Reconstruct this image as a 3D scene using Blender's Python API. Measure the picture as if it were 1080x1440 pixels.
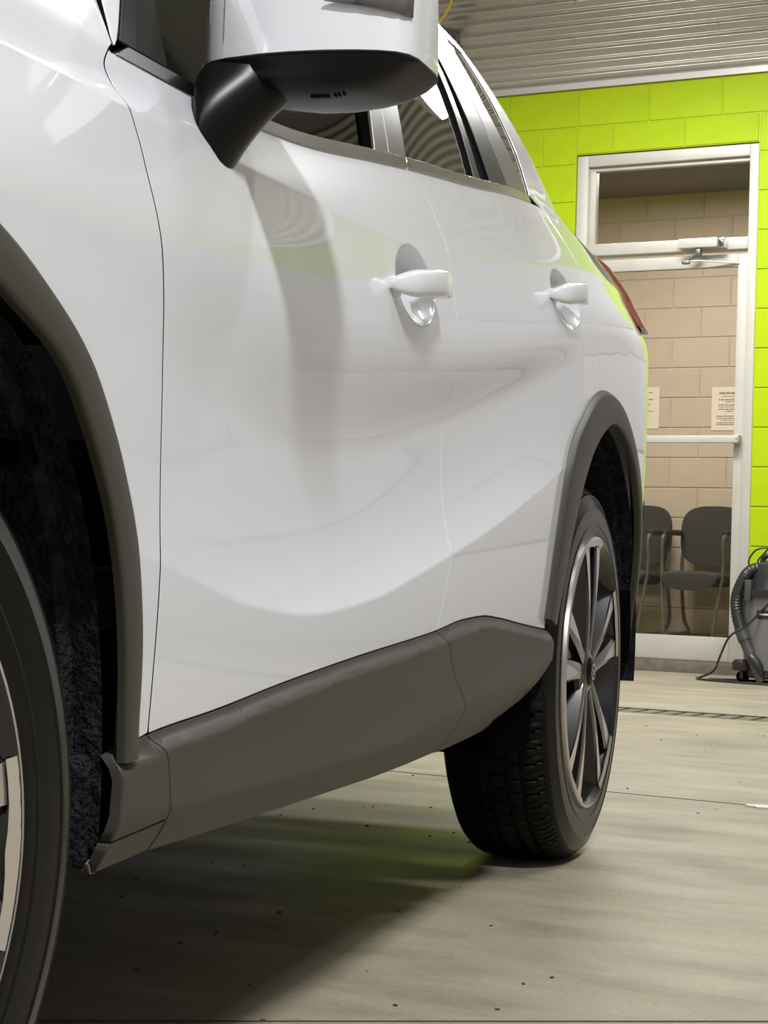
import bpy, bmesh, math, random
import numpy as np
from mathutils import Vector, Matrix
from mathutils.geometry import delaunay_2d_cdt
PI = math.pi
for o in list(bpy.data.objects): bpy.data.objects.remove(o)
scene = bpy.context.scene
COL = scene.collection
random.seed(7); rng = np.random.default_rng(7)

# ------------------------------------------------------------------ frames
# car frame: a = towards the car's tail, b = into the car from its visible side, z up.
WY = 1.3739
def C2W(a, b, z): return Vector((-(a*math.cos(WY) + b*math.sin(WY)), a*math.sin(WY) - b*math.cos(WY), z))
def D2W(v): return C2W(*v)
# back wall: s runs right along the wall, d goes behind its front face
WALLY, WALLX = 8.815, -1.758
def W(s, d, z): return Vector((s + WALLX, WALLY + d, z))

# ------------------------------------------------------------------ camera
YAW, PITCH, ROLL, FPX = .3028, .0195, .0288, 2772.3
fw = Vector((math.cos(YAW)*math.cos(PITCH), math.sin(YAW)*math.cos(PITCH), math.sin(PITCH)))
r0 = fw.cross(Vector((0, 0, 1))).normalized(); u0 = r0.cross(fw)
rr = math.cos(ROLL)*r0 + math.sin(ROLL)*u0; uu = -math.sin(ROLL)*r0 + math.cos(ROLL)*u0
cam_d = bpy.data.cameras.new('camera'); cam = bpy.data.objects.new('camera', cam_d); COL.objects.link(cam)
R_, U_, B_ = D2W(rr), D2W(uu), -D2W(fw)
cam.matrix_world = Matrix(((R_.x, U_.x, B_.x, 0), (R_.y, U_.y, B_.y, 0), (R_.z, U_.z, B_.z, 0), (0, 0, 0, 1)))
cam.matrix_world.translation = C2W(-1.1068, -.7349, .5898)
cam_d.sensor_fit = 'VERTICAL'; cam_d.sensor_height = 24; cam_d.lens = FPX/1440*24
cam_d.clip_start = .02; cam_d.clip_end = 60
scene.camera = cam

# ------------------------------------------------------------------ world, lights, exposure
wd = bpy.data.worlds.new('world'); scene.world = wd; wd.use_nodes = True
wd.node_tree.nodes['Background'].inputs[0].default_value = (.9, .95, 1, 1)
wd.node_tree.nodes['Background'].inputs[1].default_value = .05
scene.view_settings.view_transform = 'Standard'; scene.view_settings.look = 'None'
scene.view_settings.gamma = 1; scene.view_settings.use_curve_mapping = False
scene.view_settings.exposure = -0.48
CEIL = 4.35; HUNG = 3.45
def lamp(loc, sx, sy, power, col=(.98, .98, .96), rot=0):
    l = bpy.data.lights.new('unseen_ceiling_lamp', 'AREA'); l.shape = 'RECTANGLE'; l.size = sx; l.size_y = sy
    l.energy = power; l.color = col
    o = bpy.data.objects.new('unseen_ceiling_lamp', l); COL.objects.link(o); o.location = loc; o.rotation_euler = (0, 0, rot)
    return o
LAMPS = [  # car-frame position, length along the room, power
    (-1.05, -1.7, .60, .30, 330), (2.6, -1.8, 1.2, .32, 85), (5.2, -1.6, 1.2, .32, 90), (7.35, .75, 1.3, .60, 170), (2.2, 3.6, 1.2, .32, 110),
    (5.6, 3.2, 1.2, .32, 130), (-2.6, 3.0, 1.2, .32, 90), (-3.6, -1.5, 1.2, .32, 50)]
for a, b, sx, sy, p in LAMPS:  # unseen; all but the first and the hung lamp are added for light
    lamp(C2W(a, b, (HUNG if a > 7 else CEIL) - .115), sx, sy, p)
lamp(W(-1.6, 1.3, 3.03), 1.2, .6, 135, (1, .93, .85))

# ------------------------------------------------------------------ materials
def mat(name, col, rough=.5, metal=0., coat=0., spec=.5, noise=None, bump=None, coat_rough=.03):
    m = bpy.data.materials.new(name); m.use_nodes = True
    nt = m.node_tree; b = nt.nodes['Principled BSDF']
    b.inputs['Base Color'].default_value = (*col, 1); b.inputs['Roughness'].default_value = rough
    b.inputs['Metallic'].default_value = metal; b.inputs['Coat Weight'].default_value = coat
    b.inputs['Coat Roughness'].default_value = coat_rough; b.inputs['Specular IOR Level'].default_value = spec
    if noise or bump: tc = nt.nodes.new('ShaderNodeTexCoord')
    if noise:                      # (scale, colour2, amount, stretch)
        mp = nt.nodes.new('ShaderNodeMapping'); mp.inputs['Scale'].default_value = noise[3] if len(noise) > 3 else (1, 1, 1)
        n = nt.nodes.new('ShaderNodeTexNoise'); n.inputs['Scale'].default_value = noise[0]; n.inputs['Detail'].default_value = 6
        mx = nt.nodes.new('ShaderNodeMix'); mx.data_type = 'RGBA'
        mx.inputs[6].default_value = (*col, 1); mx.inputs[7].default_value = (*noise[1], 1)
        mr = nt.nodes.new('ShaderNodeMapRange'); mr.inputs[1].default_value = .35; mr.inputs[2].default_value = .7; mr.inputs[4].default_value = noise[2]
        nt.links.new(tc.outputs['Object'], mp.inputs[0]); nt.links.new(mp.outputs[0], n.inputs['Vector'])
        nt.links.new(n.outputs[0], mr.inputs[0]); nt.links.new(mr.outputs[0], mx.inputs[0]); nt.links.new(mx.outputs[2], b.inputs['Base Color'])
    if bump:                       # (scale, strength, distance)
        n2 = nt.nodes.new('ShaderNodeTexNoise'); n2.inputs['Scale'].default_value = bump[0]; n2.inputs['Detail'].default_value = 4
        bp = nt.nodes.new('ShaderNodeBump'); bp.inputs['Strength'].default_value = bump[1]; bp.inputs['Distance'].default_value = bump[2]
        nt.links.new(tc.outputs['Object'], n2.inputs['Vector']); nt.links.new(n2.outputs[0], bp.inputs['Height']); nt.links.new(bp.outputs[0], b.inputs['Normal'])
    return m
def glass_mat(name, tint, refl=1.5, rough=0.):
    m = bpy.data.materials.new(name); m.use_nodes = True; nt = m.node_tree; nt.nodes.clear()
    out = nt.nodes.new('ShaderNodeOutputMaterial'); mx = nt.nodes.new('ShaderNodeMixShader'); fr = nt.nodes.new('ShaderNodeFresnel')
    fr.inputs[0].default_value = refl
    tr = nt.nodes.new('ShaderNodeBsdfTransparent'); tr.inputs[0].default_value = (*tint, 1)
    gl = nt.nodes.new('ShaderNodeBsdfGlossy'); gl.inputs['Roughness'].default_value = rough
    nt.links.new(fr.outputs[0], mx.inputs[0]); nt.links.new(tr.outputs[0], mx.inputs[1]); nt.links.new(gl.outputs[0], mx.inputs[2])
    nt.links.new(mx.outputs[0], out.inputs[0]); return m
M = {}
M['paint'] = mat('white_paint', (.71, .735, .79), .35, 0, 1.0, .5, None, None, .045); M['paint'].node_tree.nodes['Principled BSDF'].inputs['Coat IOR'].default_value = 1.85
M['gap'] = mat('dark_gap', (.006, .006, .006), .9, 0, 0, .1)
M['clad'] = mat('grained_plastic', (.046, .043, .036), .46, 0, 0, .45, None, (900, .12, .0006))
M['black'] = mat('black_plastic', (.003, .003, .004), .32, 0, 0, .2)
M['satin'] = mat('satin_black_trim', (.06, .055, .048), .32, 0, .3, .6, None, (700, .05, .0004), .2)
M['rubber'] = mat('black_rubber', (.003, .003, .003), 1.0, 0, 0, .0)
M['chrome'] = mat('chrome', (.75, .75, .75), .12, 1)
M['brightstrip'] = mat('bright_belt_trim', (.48, .48, .48), .22, 1)
M['tyre'] = mat('tyre_rubber', (.003, .003, .003), .5, 0, 0, .15, (30, (.007, .007, .006), .7), (300, .15, .0006))
M['tyrewall'] = mat('dressed_sidewall', (.004, .004, .004), .26, 0, 0, .22, None, (60, .10, .002))
M['rimdark'] = mat('dark_grey_rim', (.012, .012, .014), .22, .2, .5, .4)
M['machined'] = mat('machined_rim_face', (.72, .70, .66), .30, .9, .2)
M['disc'] = mat('brake_steel', (.28, .27, .26), .35, .9)
M['liner'] = mat('felt_liner', (.010, .010, .013), 1.0, 0, 0, .05, (55, (.050, .050, .058), .6), (160, .9, .012))
M['privacy'] = mat('privacy_glass', (.012, .013, .013), .0, 0, 0, 1.0)
M['glass'] = glass_mat('tinted_glass', (.24, .32, .29), 1.55)
M['sail'] = mat('matt_black_trim', (.020, .018, .016), .7, 0, 0, .1)
M['lining'] = mat('dark_lining', (.03, .03, .03), .9)
M['redlens'] = mat('red_lens', (.22, .003, .008), .12, 0, .6)
M['clearlens'] = mat('smoked_lens', (.10, .10, .11), .08, 0, 1)
M['seat'] = mat('dark_seat', (.02, .02, .021), .8)
M['green'] = mat('lime_block_paint', (.42, .57, .002), .5, 0, 0, .2, (9, (.38, .52, .002), .8), (240, .3, .003))
M['greenjoint'] = mat('lime_painted_mortar', (.42, .56, .004), .5)
M['beige'] = mat('beige_block_paint', (.60, .51, .45), .5, 0, 0, .4, (8, (.55, .47, .415), .7), (80, .25, .005))
M['beigejoint'] = mat('beige_painted_mortar', (.56, .475, .42), .6)
M['steel'] = mat('galvanised_siding', (.66, .63, .56), .24, .6, 0, .8, (5, (.56, .53, .46), .7, (.3, 1, 1)))
M['flash'] = mat('grey_flashing', (.55, .53, .50), .38, .4)
M['alu'] = mat('cream_frame', (.56, .54, .48), .42, .15, 0, .5, (6, (.49, .47, .42), .6))
M['doorglass'] = glass_mat('door_glass', (.88, .86, .84), 1.45)
M['curb'] = mat('dark_curb', (.20, .17, .13), .8, 0, 0, .3, (20, (.12, .10, .08), .8))
M['off'] = mat('grey_wall', (.37, .35, .355), .55)
M['greywall'] = mat('warm_grey_panel', (.42, .40, .415), .5)
M['ceil'] = mat('white_ceiling', (.5, .5, .49), .7)
M['roomceil'] = mat('grey_tile', (.22, .20, .18), .8)
M['roomfloor'] = mat('brown_carpet', (.16, .13, .11), .9)
M['emit'] = bpy.data.materials.new('lamp_diffuser'); M['emit'].use_nodes = True
_b = M['emit'].node_tree.nodes['Principled BSDF']; _b.inputs['Emission Color'].default_value = (1, .97, .9, 1); _b.inputs['Emission Strength'].default_value = 9
M['housing'] = mat('lamp_housing', (.7, .7, .7), .4)
M['chairfab'] = mat('charcoal_fabric', (.055, .055, .055), .85, 0, 0, .3, None, (400, .3, .002))
M['chairfr'] = mat('grey_chair_frame', (.12, .115, .10), .4)
M['paper'] = mat('paper', (.82, .76, .70), .8)
M['ink'] = mat('ink', (.22, .19, .18), .8)
M['tank'] = mat('grey_vacuum_tank', (.17, .17, .165), .38)
M['vac'] = mat('black_vacuum_plastic', (.022, .022, .023), .35)
M['nozzle'] = mat('dark_grey_nozzle', (.06, .06, .06), .38)
M['orange'] = mat('orange_label', (.85, .38, .05), .5)
M['yellow'] = mat('yellow_hose', (.85, .60, .02), .45)
M['fixture'] = mat('grey_fixture', (.16, .16, .165), .45)
M['white'] = mat('white_flake', (.7, .68, .62), .8)
M['grit'] = mat('dark_grit', (.05, .035, .025), .9)
M['iron'] = mat('worn_iron', (.16, .15, .11), .55, .5, 0, .5, (14, (.10, .09, .06), .7))
M['pit'] = mat('drain_pit', (.07, .06, .045), .9)
# concrete floor
m = mat('concrete', (.47, .42, .32), .5, 0, 0, .18); M['concrete'] = m
nt = m.node_tree; b = nt.nodes['Principled BSDF']; tc = nt.nodes.new('ShaderNodeTexCoord')
def noise(scale, stretch, detail=6, rot=0):
    mp = nt.nodes.new('ShaderNodeMapping'); mp.inputs['Scale'].default_value = stretch; mp.inputs['Rotation'].default_value = (0, 0, rot)
    n = nt.nodes.new('ShaderNodeTexNoise'); n.inputs['Scale'].default_value = scale; n.inputs['Detail'].default_value = detail
    nt.links.new(tc.outputs['Object'], mp.inputs[0]); nt.links.new(mp.outputs[0], n.inputs['Vector']); return n.outputs[0]
def ramp(sock, lo, hi, a, bb):
    r = nt.nodes.new('ShaderNodeMapRange'); r.inputs[1].default_value = lo; r.inputs[2].default_value = hi; r.inputs[3].default_value = a; r.inputs[4].default_value = bb
    nt.links.new(sock, r.inputs[0]); return r.outputs[0]
def mixc(f, c1, c2, blend='MIX'):
    x = nt.nodes.new('ShaderNodeMix'); x.data_type = 'RGBA'; x.blend_type = blend
    for s_, c in ((6, c1), (7, c2)):
        if isinstance(c, tuple): x.inputs[s_].default_value = (*c, 1)
        else: nt.links.new(c, x.inputs[s_])
    nt.links.new(f, x.inputs[0]); return x.outputs[2]
c = mixc(ramp(noise(2.0, (.7, 1.3, 1), 9), .35, .68, 0, 1), (.39, .342, .254), (.315, .280, .213))
c = mixc(ramp(noise(8, (.5, 1.2, 1), 10), .45, .75, 0, .55), c, (.16, .14, .104))
c = mixc(ramp(noise(60, (.6, 1, 1), 8), .48, .66, 0, .5), c, (.34, .31, .25))
c = mixc(ramp(noise(1.1, (1, 1, 1), 5), .55, .75, 0, .45), c, (.135, .127, .103))
c = mixc(ramp(noise(170, (.7, 1, 1), 4), .56, .68, 0, .55), c, (.17, .15, .112))
c = mixc(ramp(noise(4.5, (.45, 1.3, 1), 12), .50, .62, 0, .22), c, (.20, .18, .14))
nt.links.new(c, b.inputs['Base Color'])
nt.links.new(ramp(noise(6, (.4, 1, 1), 5), .3, .7, .38, .62), b.inputs['Roughness'])
bp = nt.nodes.new('ShaderNodeBump'); bp.inputs['Strength'].default_value = .12; bp.inputs['Distance'].default_value = .004
nt.links.new(noise(120, (1, 1, 1), 4), bp.inputs['Height']); nt.links.new(bp.outputs[0], b.inputs['Normal'])

# ------------------------------------------------------------------ mesh helpers
def tag(o, label=None, cat=None, group=None, kind=None):
    if label: o['label'] = label
    if cat: o['category'] = cat
    if group: o['group'] = group
    if kind: o['kind'] = kind
    return o
def link(name, me, parent=None, mats=(), loc=None):
    o = bpy.data.objects.new(name, me); COL.objects.link(o)
    for mm in mats:
        if me is not None: me.materials.append(M[mm] if isinstance(mm, str) else mm)
    if parent: o.parent = parent
    if loc is not None: o.location = loc
    return o
def empty(name, loc=(0, 0, 0), rz=0):
    o = bpy.data.objects.new(name, None); COL.objects.link(o); o.location = loc; o.rotation_euler = (0, 0, rz); o.empty_display_size = .1
    return o
def mesh(name, V, F, smooth=False, mi=None):
    me = bpy.data.meshes.new(name); me.from_pydata([tuple(map(float, v)) for v in V], [], F)
    if mi is not None: me.polygons.foreach_set('material_index', mi)
    me.polygons.foreach_set('use_smooth', [smooth]*len(me.polygons)); me.update(); return me
def fix(me, bevel=0, seg=2, smooth_angle=None):
    bm = bmesh.new(); bm.from_mesh(me)
    if bevel:
        es = [e for e in bm.edges if len(e.link_faces) == 2 and e.calc_face_angle(0) > .5]
        bmesh.ops.bevel(bm, geom=es, offset=bevel, segments=seg, affect='EDGES', profile=.6, clamp_overlap=True)
    bmesh.ops.recalc_face_normals(bm, faces=bm.faces)
    if smooth_angle:
        for f in bm.faces: f.smooth = True
        for e in bm.edges:
            if len(e.link_faces) == 2 and e.calc_face_angle(0) > smooth_angle: e.smooth = False
    bm.to_mesh(me); bm.free(); return me
BOXF = [(0, 3, 2, 1), (4, 5, 6, 7), (0, 1, 5, 4), (1, 2, 6, 5), (2, 3, 7, 6), (3, 0, 4, 7)]
def boxm(name, x0, x1, y0, y1, z0, z1, bevel=0, seg=2):
    V = [(x0, y0, z0), (x1, y0, z0), (x1, y1, z0), (x0, y1, z0), (x0, y0, z1), (x1, y0, z1), (x1, y1, z1), (x0, y1, z1)]
    me = mesh(name, V, BOXF)
    return fix(me, bevel, seg, .6) if bevel else me
def boxes(name, L, bevel=0):
    V, F = [], []
    for (x0, x1, y0, y1, z0, z1) in L:
        n = len(V); V += [(x0, y0, z0), (x1, y0, z0), (x1, y1, z0), (x0, y1, z0), (x0, y0, z1), (x1, y0, z1), (x1, y1, z1), (x0, y1, z1)]
        F += [tuple(n + i for i in f) for f in BOXF]
    me = mesh(name, V, F)
    return fix(me, bevel, 2, .6) if bevel else me
def loft(name, rings, cap=True, closed=True, smooth_angle=.7):
    n = len(rings[0]); V = [p for r in rings for p in r]; F = []
    for i in range(len(rings) - 1):
        for j in range(n if closed else n - 1):
            k = (j + 1) % n
            F.append((i*n + j, i*n + k, (i+1)*n + k, (i+1)*n + j))
    if cap and closed: F += [tuple(range(n))[::-1], tuple((len(rings)-1)*n + j for j in range(n))]
    return fix(mesh(name, V, F, True), 0, 2, smooth_angle)
def spline(pts, n=8):
    P = [Vector(p) for p in pts]; out = []
    for i in range(len(P) - 1):
        p0, p1, p2, p3 = P[max(i-1, 0)], P[i], P[i+1], P[min(i+2, len(P)-1)]
        for k in range(n):
            t = k/n
            out.append(.5*((2*p1) + (p2-p0)*t + (2*p0-5*p1+4*p2-p3)*t*t + (3*p1-p0-3*p2+p3)*t**3))
    out.append(P[-1]); return out
def tube(name, pts, rad, n=10, cap=True, ripple=None):
    P = [Vector(p) for p in pts]; rings = []; ref = Vector((0, 0, 1))
    for i, p in enumerate(P):
        t = (P[min(i+1, len(P)-1)] - P[max(i-1, 0)]).normalized()
        if abs(t.dot(ref)) > .95: ref = Vector((1, 0, 0)) if abs(t.x) < .9 else Vector((0, 1, 0))
        a = (ref - t*ref.dot(t)).normalized(); bb = t.cross(a); ref = a
        r = rad(i/(len(P)-1)) if callable(rad) else rad
        if ripple: r *= 1 + ripple*(i % 2)
        rings.append([p + a*r*math.cos(2*PI*k/n) + bb*r*math.sin(2*PI*k/n) for k in range(n)])
    return loft(name, rings, cap)
def lathe(name, prof, n=64, axis='y', ang=(0, 2*PI), mi=None, smooth_angle=.6, closed=False):
    """prof: (r, h) about the axis"""
    full = abs(ang[1] - ang[0] - 2*PI) < 1e-6; m_ = n if full else n + 1
    V, F, I = [], [], []
    for k in range(m_):
        t = ang[0] + (ang[1]-ang[0])*k/n
        for r, h in prof:
            V.append((r*math.cos(t), h, r*math.sin(t)) if axis == 'y' else (r*math.cos(t), r*math.sin(t), h))
    p = len(prof)
    for k in range(n):
        k2 = (k+1) % m_
        for j in range(p if closed else p - 1):
            j2 = (j+1) % p
            F.append((k*p + j, k*p + j2, k2*p + j2, k2*p + j)); I.append(mi[j] if mi else 0)
    me = mesh(name, V, F, True, I)
    return fix(me, 0, 2, smooth_angle)
# ------------------------------------------------------------------ body surface
def lerp(x, pts):
    return np.interp(x, [p[0] for p in pts], [p[1] for p in pts])
def cub(x, pts):
    """monotone cubic through (x, y) points"""
    X = np.array([p[0] for p in pts], float); Y = np.array([p[1] for p in pts], float)
    x = np.clip(np.asarray(x, float), X[0], X[-1])
    h = np.diff(X); d = np.diff(Y) / h
    m = np.zeros(len(X))
    for i in range(1, len(X) - 1):
        if d[i-1] * d[i] > 0:
            w1 = 2*h[i] + h[i-1]; w2 = h[i] + 2*h[i-1]
            m[i] = (w1 + w2) / (w1/d[i-1] + w2/d[i])
    m[0] = d[0]; m[-1] = d[-1]
    i = np.clip(np.searchsorted(X, x) - 1, 0, len(h) - 1)
    t = (x - X[i]) / h[i]
    return ((1+2*t)*(1-t)**2*Y[i] + t*(1-t)**2*h[i]*m[i] + t*t*(3-2*t)*Y[i+1] + t*t*(t-1)*h[i]*m[i+1])
def sstep(a, b, x):
    t = np.clip((np.asarray(x, float) - a) / (b - a), 0, 1); return t*t*(3-2*t)
PLAN = [(-.95,.20),(-.8,.12),(-.6,.06),(-.3,.018),(0,.004),(.4,.002),(1.2,0),(2.2,.0),(2.8,.0012),(3.05,.005),(3.22,.016),(3.35,.038),(3.45,.064),(3.55,.11),(3.65,.19)]
ZC = [(-.9,.90),(-.3,.945),(.0,.970),(.4,.985),(.6,.985),(1.2,.990),(1.5,1.004),(1.85,1.042),(2.2,1.09),(2.55,1.135),(2.9,1.16),(3.6,1.165)]
YC = [(-.9,.020),(.4,.024),(.6,.024),(1.5,.017),(2.1,.025),(2.5,.037),(3.0,.052),(3.6,.060)]
ZB = [(-.9,.99),(.2,1.050),(.57,1.052),(.80,1.053),(1.0,1.064),(1.35,1.108),(1.5,1.128),(1.87,1.174),(2.4,1.246),(2.65,1.272),(2.9,1.295),(3.6,1.30)]  # belt line
YB = [(-.9,.09),(.2,.078),(.57,.066),(1.0,.060),(1.5,.066),(2.0,.088),(2.6,.130),(3.0,.150),(3.6,.175)]
ZL = [(.3,.62),(.6,.567),(.8,.530),(.99,.517),(1.2,.530),(1.45,.567),(1.8,.63),(2.12,.70),(2.4,.765),(3.0,.85)]      # lower crease
DS = [(.45,0),(.7,.010),(1.0,.023),(1.4,.029),(1.9,.026),(2.2,.014),(2.45,0)]
def herm(z, z0, y0, m0, z1, y1, m1):
    h = z1 - z0; t = np.clip((z - z0) / h, 0, 1)
    return ((1+2*t)*(1-t)**2*y0 + t*(1-t)**2*h*m0 + t*t*(3-2*t)*y1 + t*t*(t-1)*h*m1)
def turn(x, z):
    return .7*np.maximum(0, x - 2.76)**2*sstep(1.24, 1.34, z)
def g(x, z):
    """depth of the painted body side behind the widest plane"""
    x = np.asarray(x, float); z = np.asarray(z, float); x, z = np.broadcast_arrays(x, z)
    zc = cub(x, ZC); yc = cub(x, YC); zb = cub(x, ZB); yb = cub(x, YB); zl = cub(x, ZL); D = cub(x, DS)
    zs = zl + .17
    zm = np.minimum(zl + .33, zc - .13)
    out = np.where(z < zl, .004*((zl - z)/.15)**2 + .03*np.clip((.40 - z)/.2, 0, 1)**2, 0.)
    mid = herm(z, zl, 0*D, .46*D/.026, zs, D, 0*D)
    out = np.where((z >= zl) & (z < zs), mid, out)
    up = herm(z, zs, D, 0*D, zm, .001 + 0*D, 0*D + .0)
    out = np.where((z >= zs) & (z < zm), up, out)
    sc = herm(z, zm, .001 + 0*D, 0*D, zc, yc, 1.0*yc/np.maximum(zc - zm, .03))
    out = np.where((z >= zm) & (z < zc), sc, out)
    sl = (yb - yc)/(zb - zc)
    sh = herm(z, zc, yc, .8*sl, zb, yb, 1.0*sl)
    out = np.where((z >= zc) & (z < zb), sh, out)
    out = np.where(z >= zb, yb + (.45 + .8*np.maximum(0, .35 - x))*(z - zb), out)
    return out + cub(x, PLAN) + turn(x, z)
ZR = [(-.2,1.2),(.5,1.33),(.9,1.50),(1.2,1.575),(1.6,1.62),(2.0,1.635),(2.5,1.62),(2.9,1.575),(3.2,1.52),(3.5,1.45)]
YR = [(-.2,.30),(.9,.325),(1.6,.32),(2.5,.332),(2.9,.340),(3.2,.36),(3.5,.40)]
def G(x, z):
    """greenhouse side (glass plane)"""
    x = np.asarray(x, float); z = np.asarray(z, float)
    zb = cub(x, ZB); yb = cub(x, YB) + cub(x, PLAN); zr = 1.62; yr = cub(x, YR)
    t = (z - zb)/(zr - zb)
    return yb + (yr - yb)*(t*.70 + .30*t*np.abs(t)) + turn(x, z)
# ------------------------------------------------------------------ car panels
WID = 1.838
def inside(P, poly):
    x, y = P[:, 0], P[:, 1]; c = np.zeros(len(P), bool); n = len(poly)
    for i in range(n):
        x0, y0 = poly[i]; x1, y1 = poly[(i+1) % n]
        if y0 == y1: continue
        k = ((y0 > y) != (y1 > y)) & (x < (x1-x0)*(y-y0)/(y1-y0) + x0); c ^= k
    return c
def dens(poly, h):
    out = []
    n = len(poly)
    for i in range(n):
        p, q = np.array(poly[i], float), np.array(poly[(i+1) % n], float)
        k = max(1, int(np.ceil(np.hypot(*(q-p))/h)))
        out += [tuple(p + (q-p)*j/k) for j in range(k)]
    return out
def pl(pts, n=6):                 # smooth polyline through (x, z) points
    return [(p[0], p[1]) for p in spline([(a, b, 0) for a, b in pts], n)]
def panel(name, outline, fn, mats, parent, h=.02, flange=.016, side=0, extra=None, fine=None, back=False, eh=.012, roll=.0022):
    """sheet over (x, z) with depth b = fn(x, z), turned-in edges, analytic normals; side 1 = mirrored to the far flank"""
    O = dens(outline, eh); n0 = len(O); A = np.array(O)
    x0, z0 = A.min(0); x1, z1 = A.max(0)
    gx, gz = np.meshgrid(np.arange(x0, x1, h), np.arange(z0, z1, h*.87)); gx = gx + (np.arange(gx.shape[0]) % 2)[:, None]*h/2
    I = np.c_[gx.ravel(), gz.ravel()]; lim = [h*.55]*len(I)
    def add(P, l):
        nonlocal I, lim
        I = np.r_[I, P]; lim += [l]*len(P)
    if fine is not None:
        for (fx0, fx1, fz0, fz1, fh) in fine:
            keep = ~((I[:, 0] > fx0) & (I[:, 0] < fx1) & (I[:, 1] > fz0) & (I[:, 1] < fz1)); lim = list(np.array(lim)[keep]); I = I[keep]
            a, b = np.meshgrid(np.arange(fx0, fx1, fh), np.arange(fz0, fz1, fh)); add(np.c_[a.ravel(), b.ravel()] + 1e-4, fh*.6)
    if extra is not None: 
        E_ = np.array(extra)
        d = np.sqrt(((I[:, None] - E_[None])**2).sum(2)).min(1); keep = d > .0032; I = I[keep]; lim = list(np.array(lim)[keep])
        add(E_, .005)
    lim = np.array(lim); k = inside(I, O); I = I[k]; lim = lim[k]
    if len(I):
        d = np.sqrt(((I[:, None] - A[None])**2).sum(2)).min(1); I = I[d > lim]
    P2 = [Vector(p) for p in O] + [Vector(p) for p in I]
    vs, es, fs, *_ = delaunay_2d_cdt(P2, [], [list(range(n0))], 1, 1e-6)
    X = np.array([v[0] for v in vs]); Z = np.array([v[1] for v in vs]); Y = fn(X, Z)
    e = 1.5e-3
    NX = (fn(X+e, Z) - fn(X-e, Z))/(2*e); NZ = (fn(X, Z+e) - fn(X, Z-e))/(2*e)
    N = np.c_[NX, -np.ones(len(X)), NZ]; N /= np.linalg.norm(N, axis=1)[:, None]
    V = [(x, y, z) for x, y, z in zip(X, Y, Z)]; F = []
    for f in fs:
        a = sum(X[f[i]]*Z[f[(i+1) % len(f)]] - X[f[(i+1) % len(f)]]*Z[f[i]] for i in range(len(f)))
        F.append(tuple(f) if a > 0 else tuple(f)[::-1])
    LN = [N[i] for f in F for i in f]
    dk = []
    if flange:                                        # rolled edge
        cnt = {}
        for f in F:
            for i in range(len(f)): cnt[(f[i], f[(i+1) % len(f)])] = 1
        bd = [(i, j) for (i, j) in cnt if (j, i) not in cnt]
        nx = {}; out = {}
        for i, j in bd:
            t = np.array([X[j]-X[i], Z[j]-Z[i]]); t /= np.linalg.norm(t) + 1e-9; o = np.array([t[1], -t[0]])
            out[i] = out.get(i, 0) + o; out[j] = out.get(j, 0) + o
        r1, r2 = {}, {}; n1 = {}
        for i, o in out.items():
            o = o/(np.linalg.norm(o) + 1e-9); fl = np.array([o[0], 0, o[1]]); n1[i] = fl
            r1[i] = len(V); V.append((X[i] + o[0]*.0008, Y[i] + roll, Z[i] + o[1]*.0008))
            r2[i] = len(V); V.append((X[i] + o[0]*.0002, Y[i] + flange, Z[i] + o[1]*.0002))
        for i, j in bd:
            F.append((j, i, r1[i], r1[j])); LN += [N[j], N[i], n1[i], n1[j]]
            dk.append(len(F)); F.append((r1[j], r1[i], r2[i], r2[j])); LN += [n1[j], n1[i], n1[i], n1[j]]
    V = np.array(V); LN = np.array(LN)
    if side:
        V[:, 1] = WID - V[:, 1]; LN[:, 1] *= -1
        L2, k = [], 0
        for f in F: L2 += list(LN[k:k+len(f)][::-1]); k += len(f)
        LN = np.array(L2); F = [f[::-1] for f in F]
    me = mesh(name, V, F, True)
    me.normals_split_custom_set([tuple(v) for v in LN])
    if mats == ['paint'] and dk:
        mats = ['paint', 'gap']  # deep flange coloured dark: shade of the shut line put into the colour
        for k in dk: me.polygons[k].material_index = 1
    return link(name, me, parent, mats)
car = empty('car', (0, 0, 0), PI - WY)
tag(car, 'white compact suv with grey plastic cladding and alloy wheels parked in the workshop', 'car')
C_ = 0.0022                                            # half a shut line
def off(pts, dx): return [(x + dx, z) for x, z in pts]
GAP1 = pl([(.553, 1.047), (.513, 1.022), (.503, 1.000), (.519, .984), (.530, .955), (.536, .919), (.553, .848), (.565, .777), (.569, .698), (.566, .567), (.561, .469), (.559, .417)])
GAP2 = pl([(1.505, 1.128), (1.565, 1.102), (1.574, 1.030), (1.560, .937), (1.612, .811), (1.604, .668), (1.572, .597), (1.541, .537), (1.513, .483)])
# keep the middle shut line calm
GAP2 = pl([(1.508, 1.128), (1.556, 1.102), (1.574, 1.030), (1.576, .937), (1.598, .811), (1.600, .690), (1.578, .600), (1.541, .530), (1.513, .483)])
GAP3 = pl([(2.628, 1.262), (2.590, 1.17), (2.553, 1.10), (2.562, 1.037), (2.598, .974), (2.612, .906)])
CTOP = [(.49, .403), (.532, .411), (.57, .416), (.71, .426), (.906, .443), (1.15, .460), (1.513, .481), (1.645, .492), (1.77, .495), (1.865, .490), (2.05, .475), (2.264, .459)]
def ctop(x): return cub(x, CTOP)
HUBF, HUBR, HZ = 0.0, 2.696, .366
def arc(cx, tab, t0, t1, n=48):
    return [(cx + cub(t, tab)*math.cos(math.radians(t)), HZ - .004 + cub(t, tab)*math.sin(math.radians(t))) for t in np.linspace(t0, t1, n)]
FO = [(-12, .520), (5, .524), (18, .540), (29, .552), (42, .552), (56, .535), (70, .523), (90, .518), (110, .530), (130, .545), (150, .55), (170, .54), (190, .53)]
FI = [(-12, .484), (5, .488), (13, .492), (32, .504), (45, .504), (59, .481), (75, .467), (90, .462), (110, .475), (135, .49), (160, .49), (190, .48)]
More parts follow.
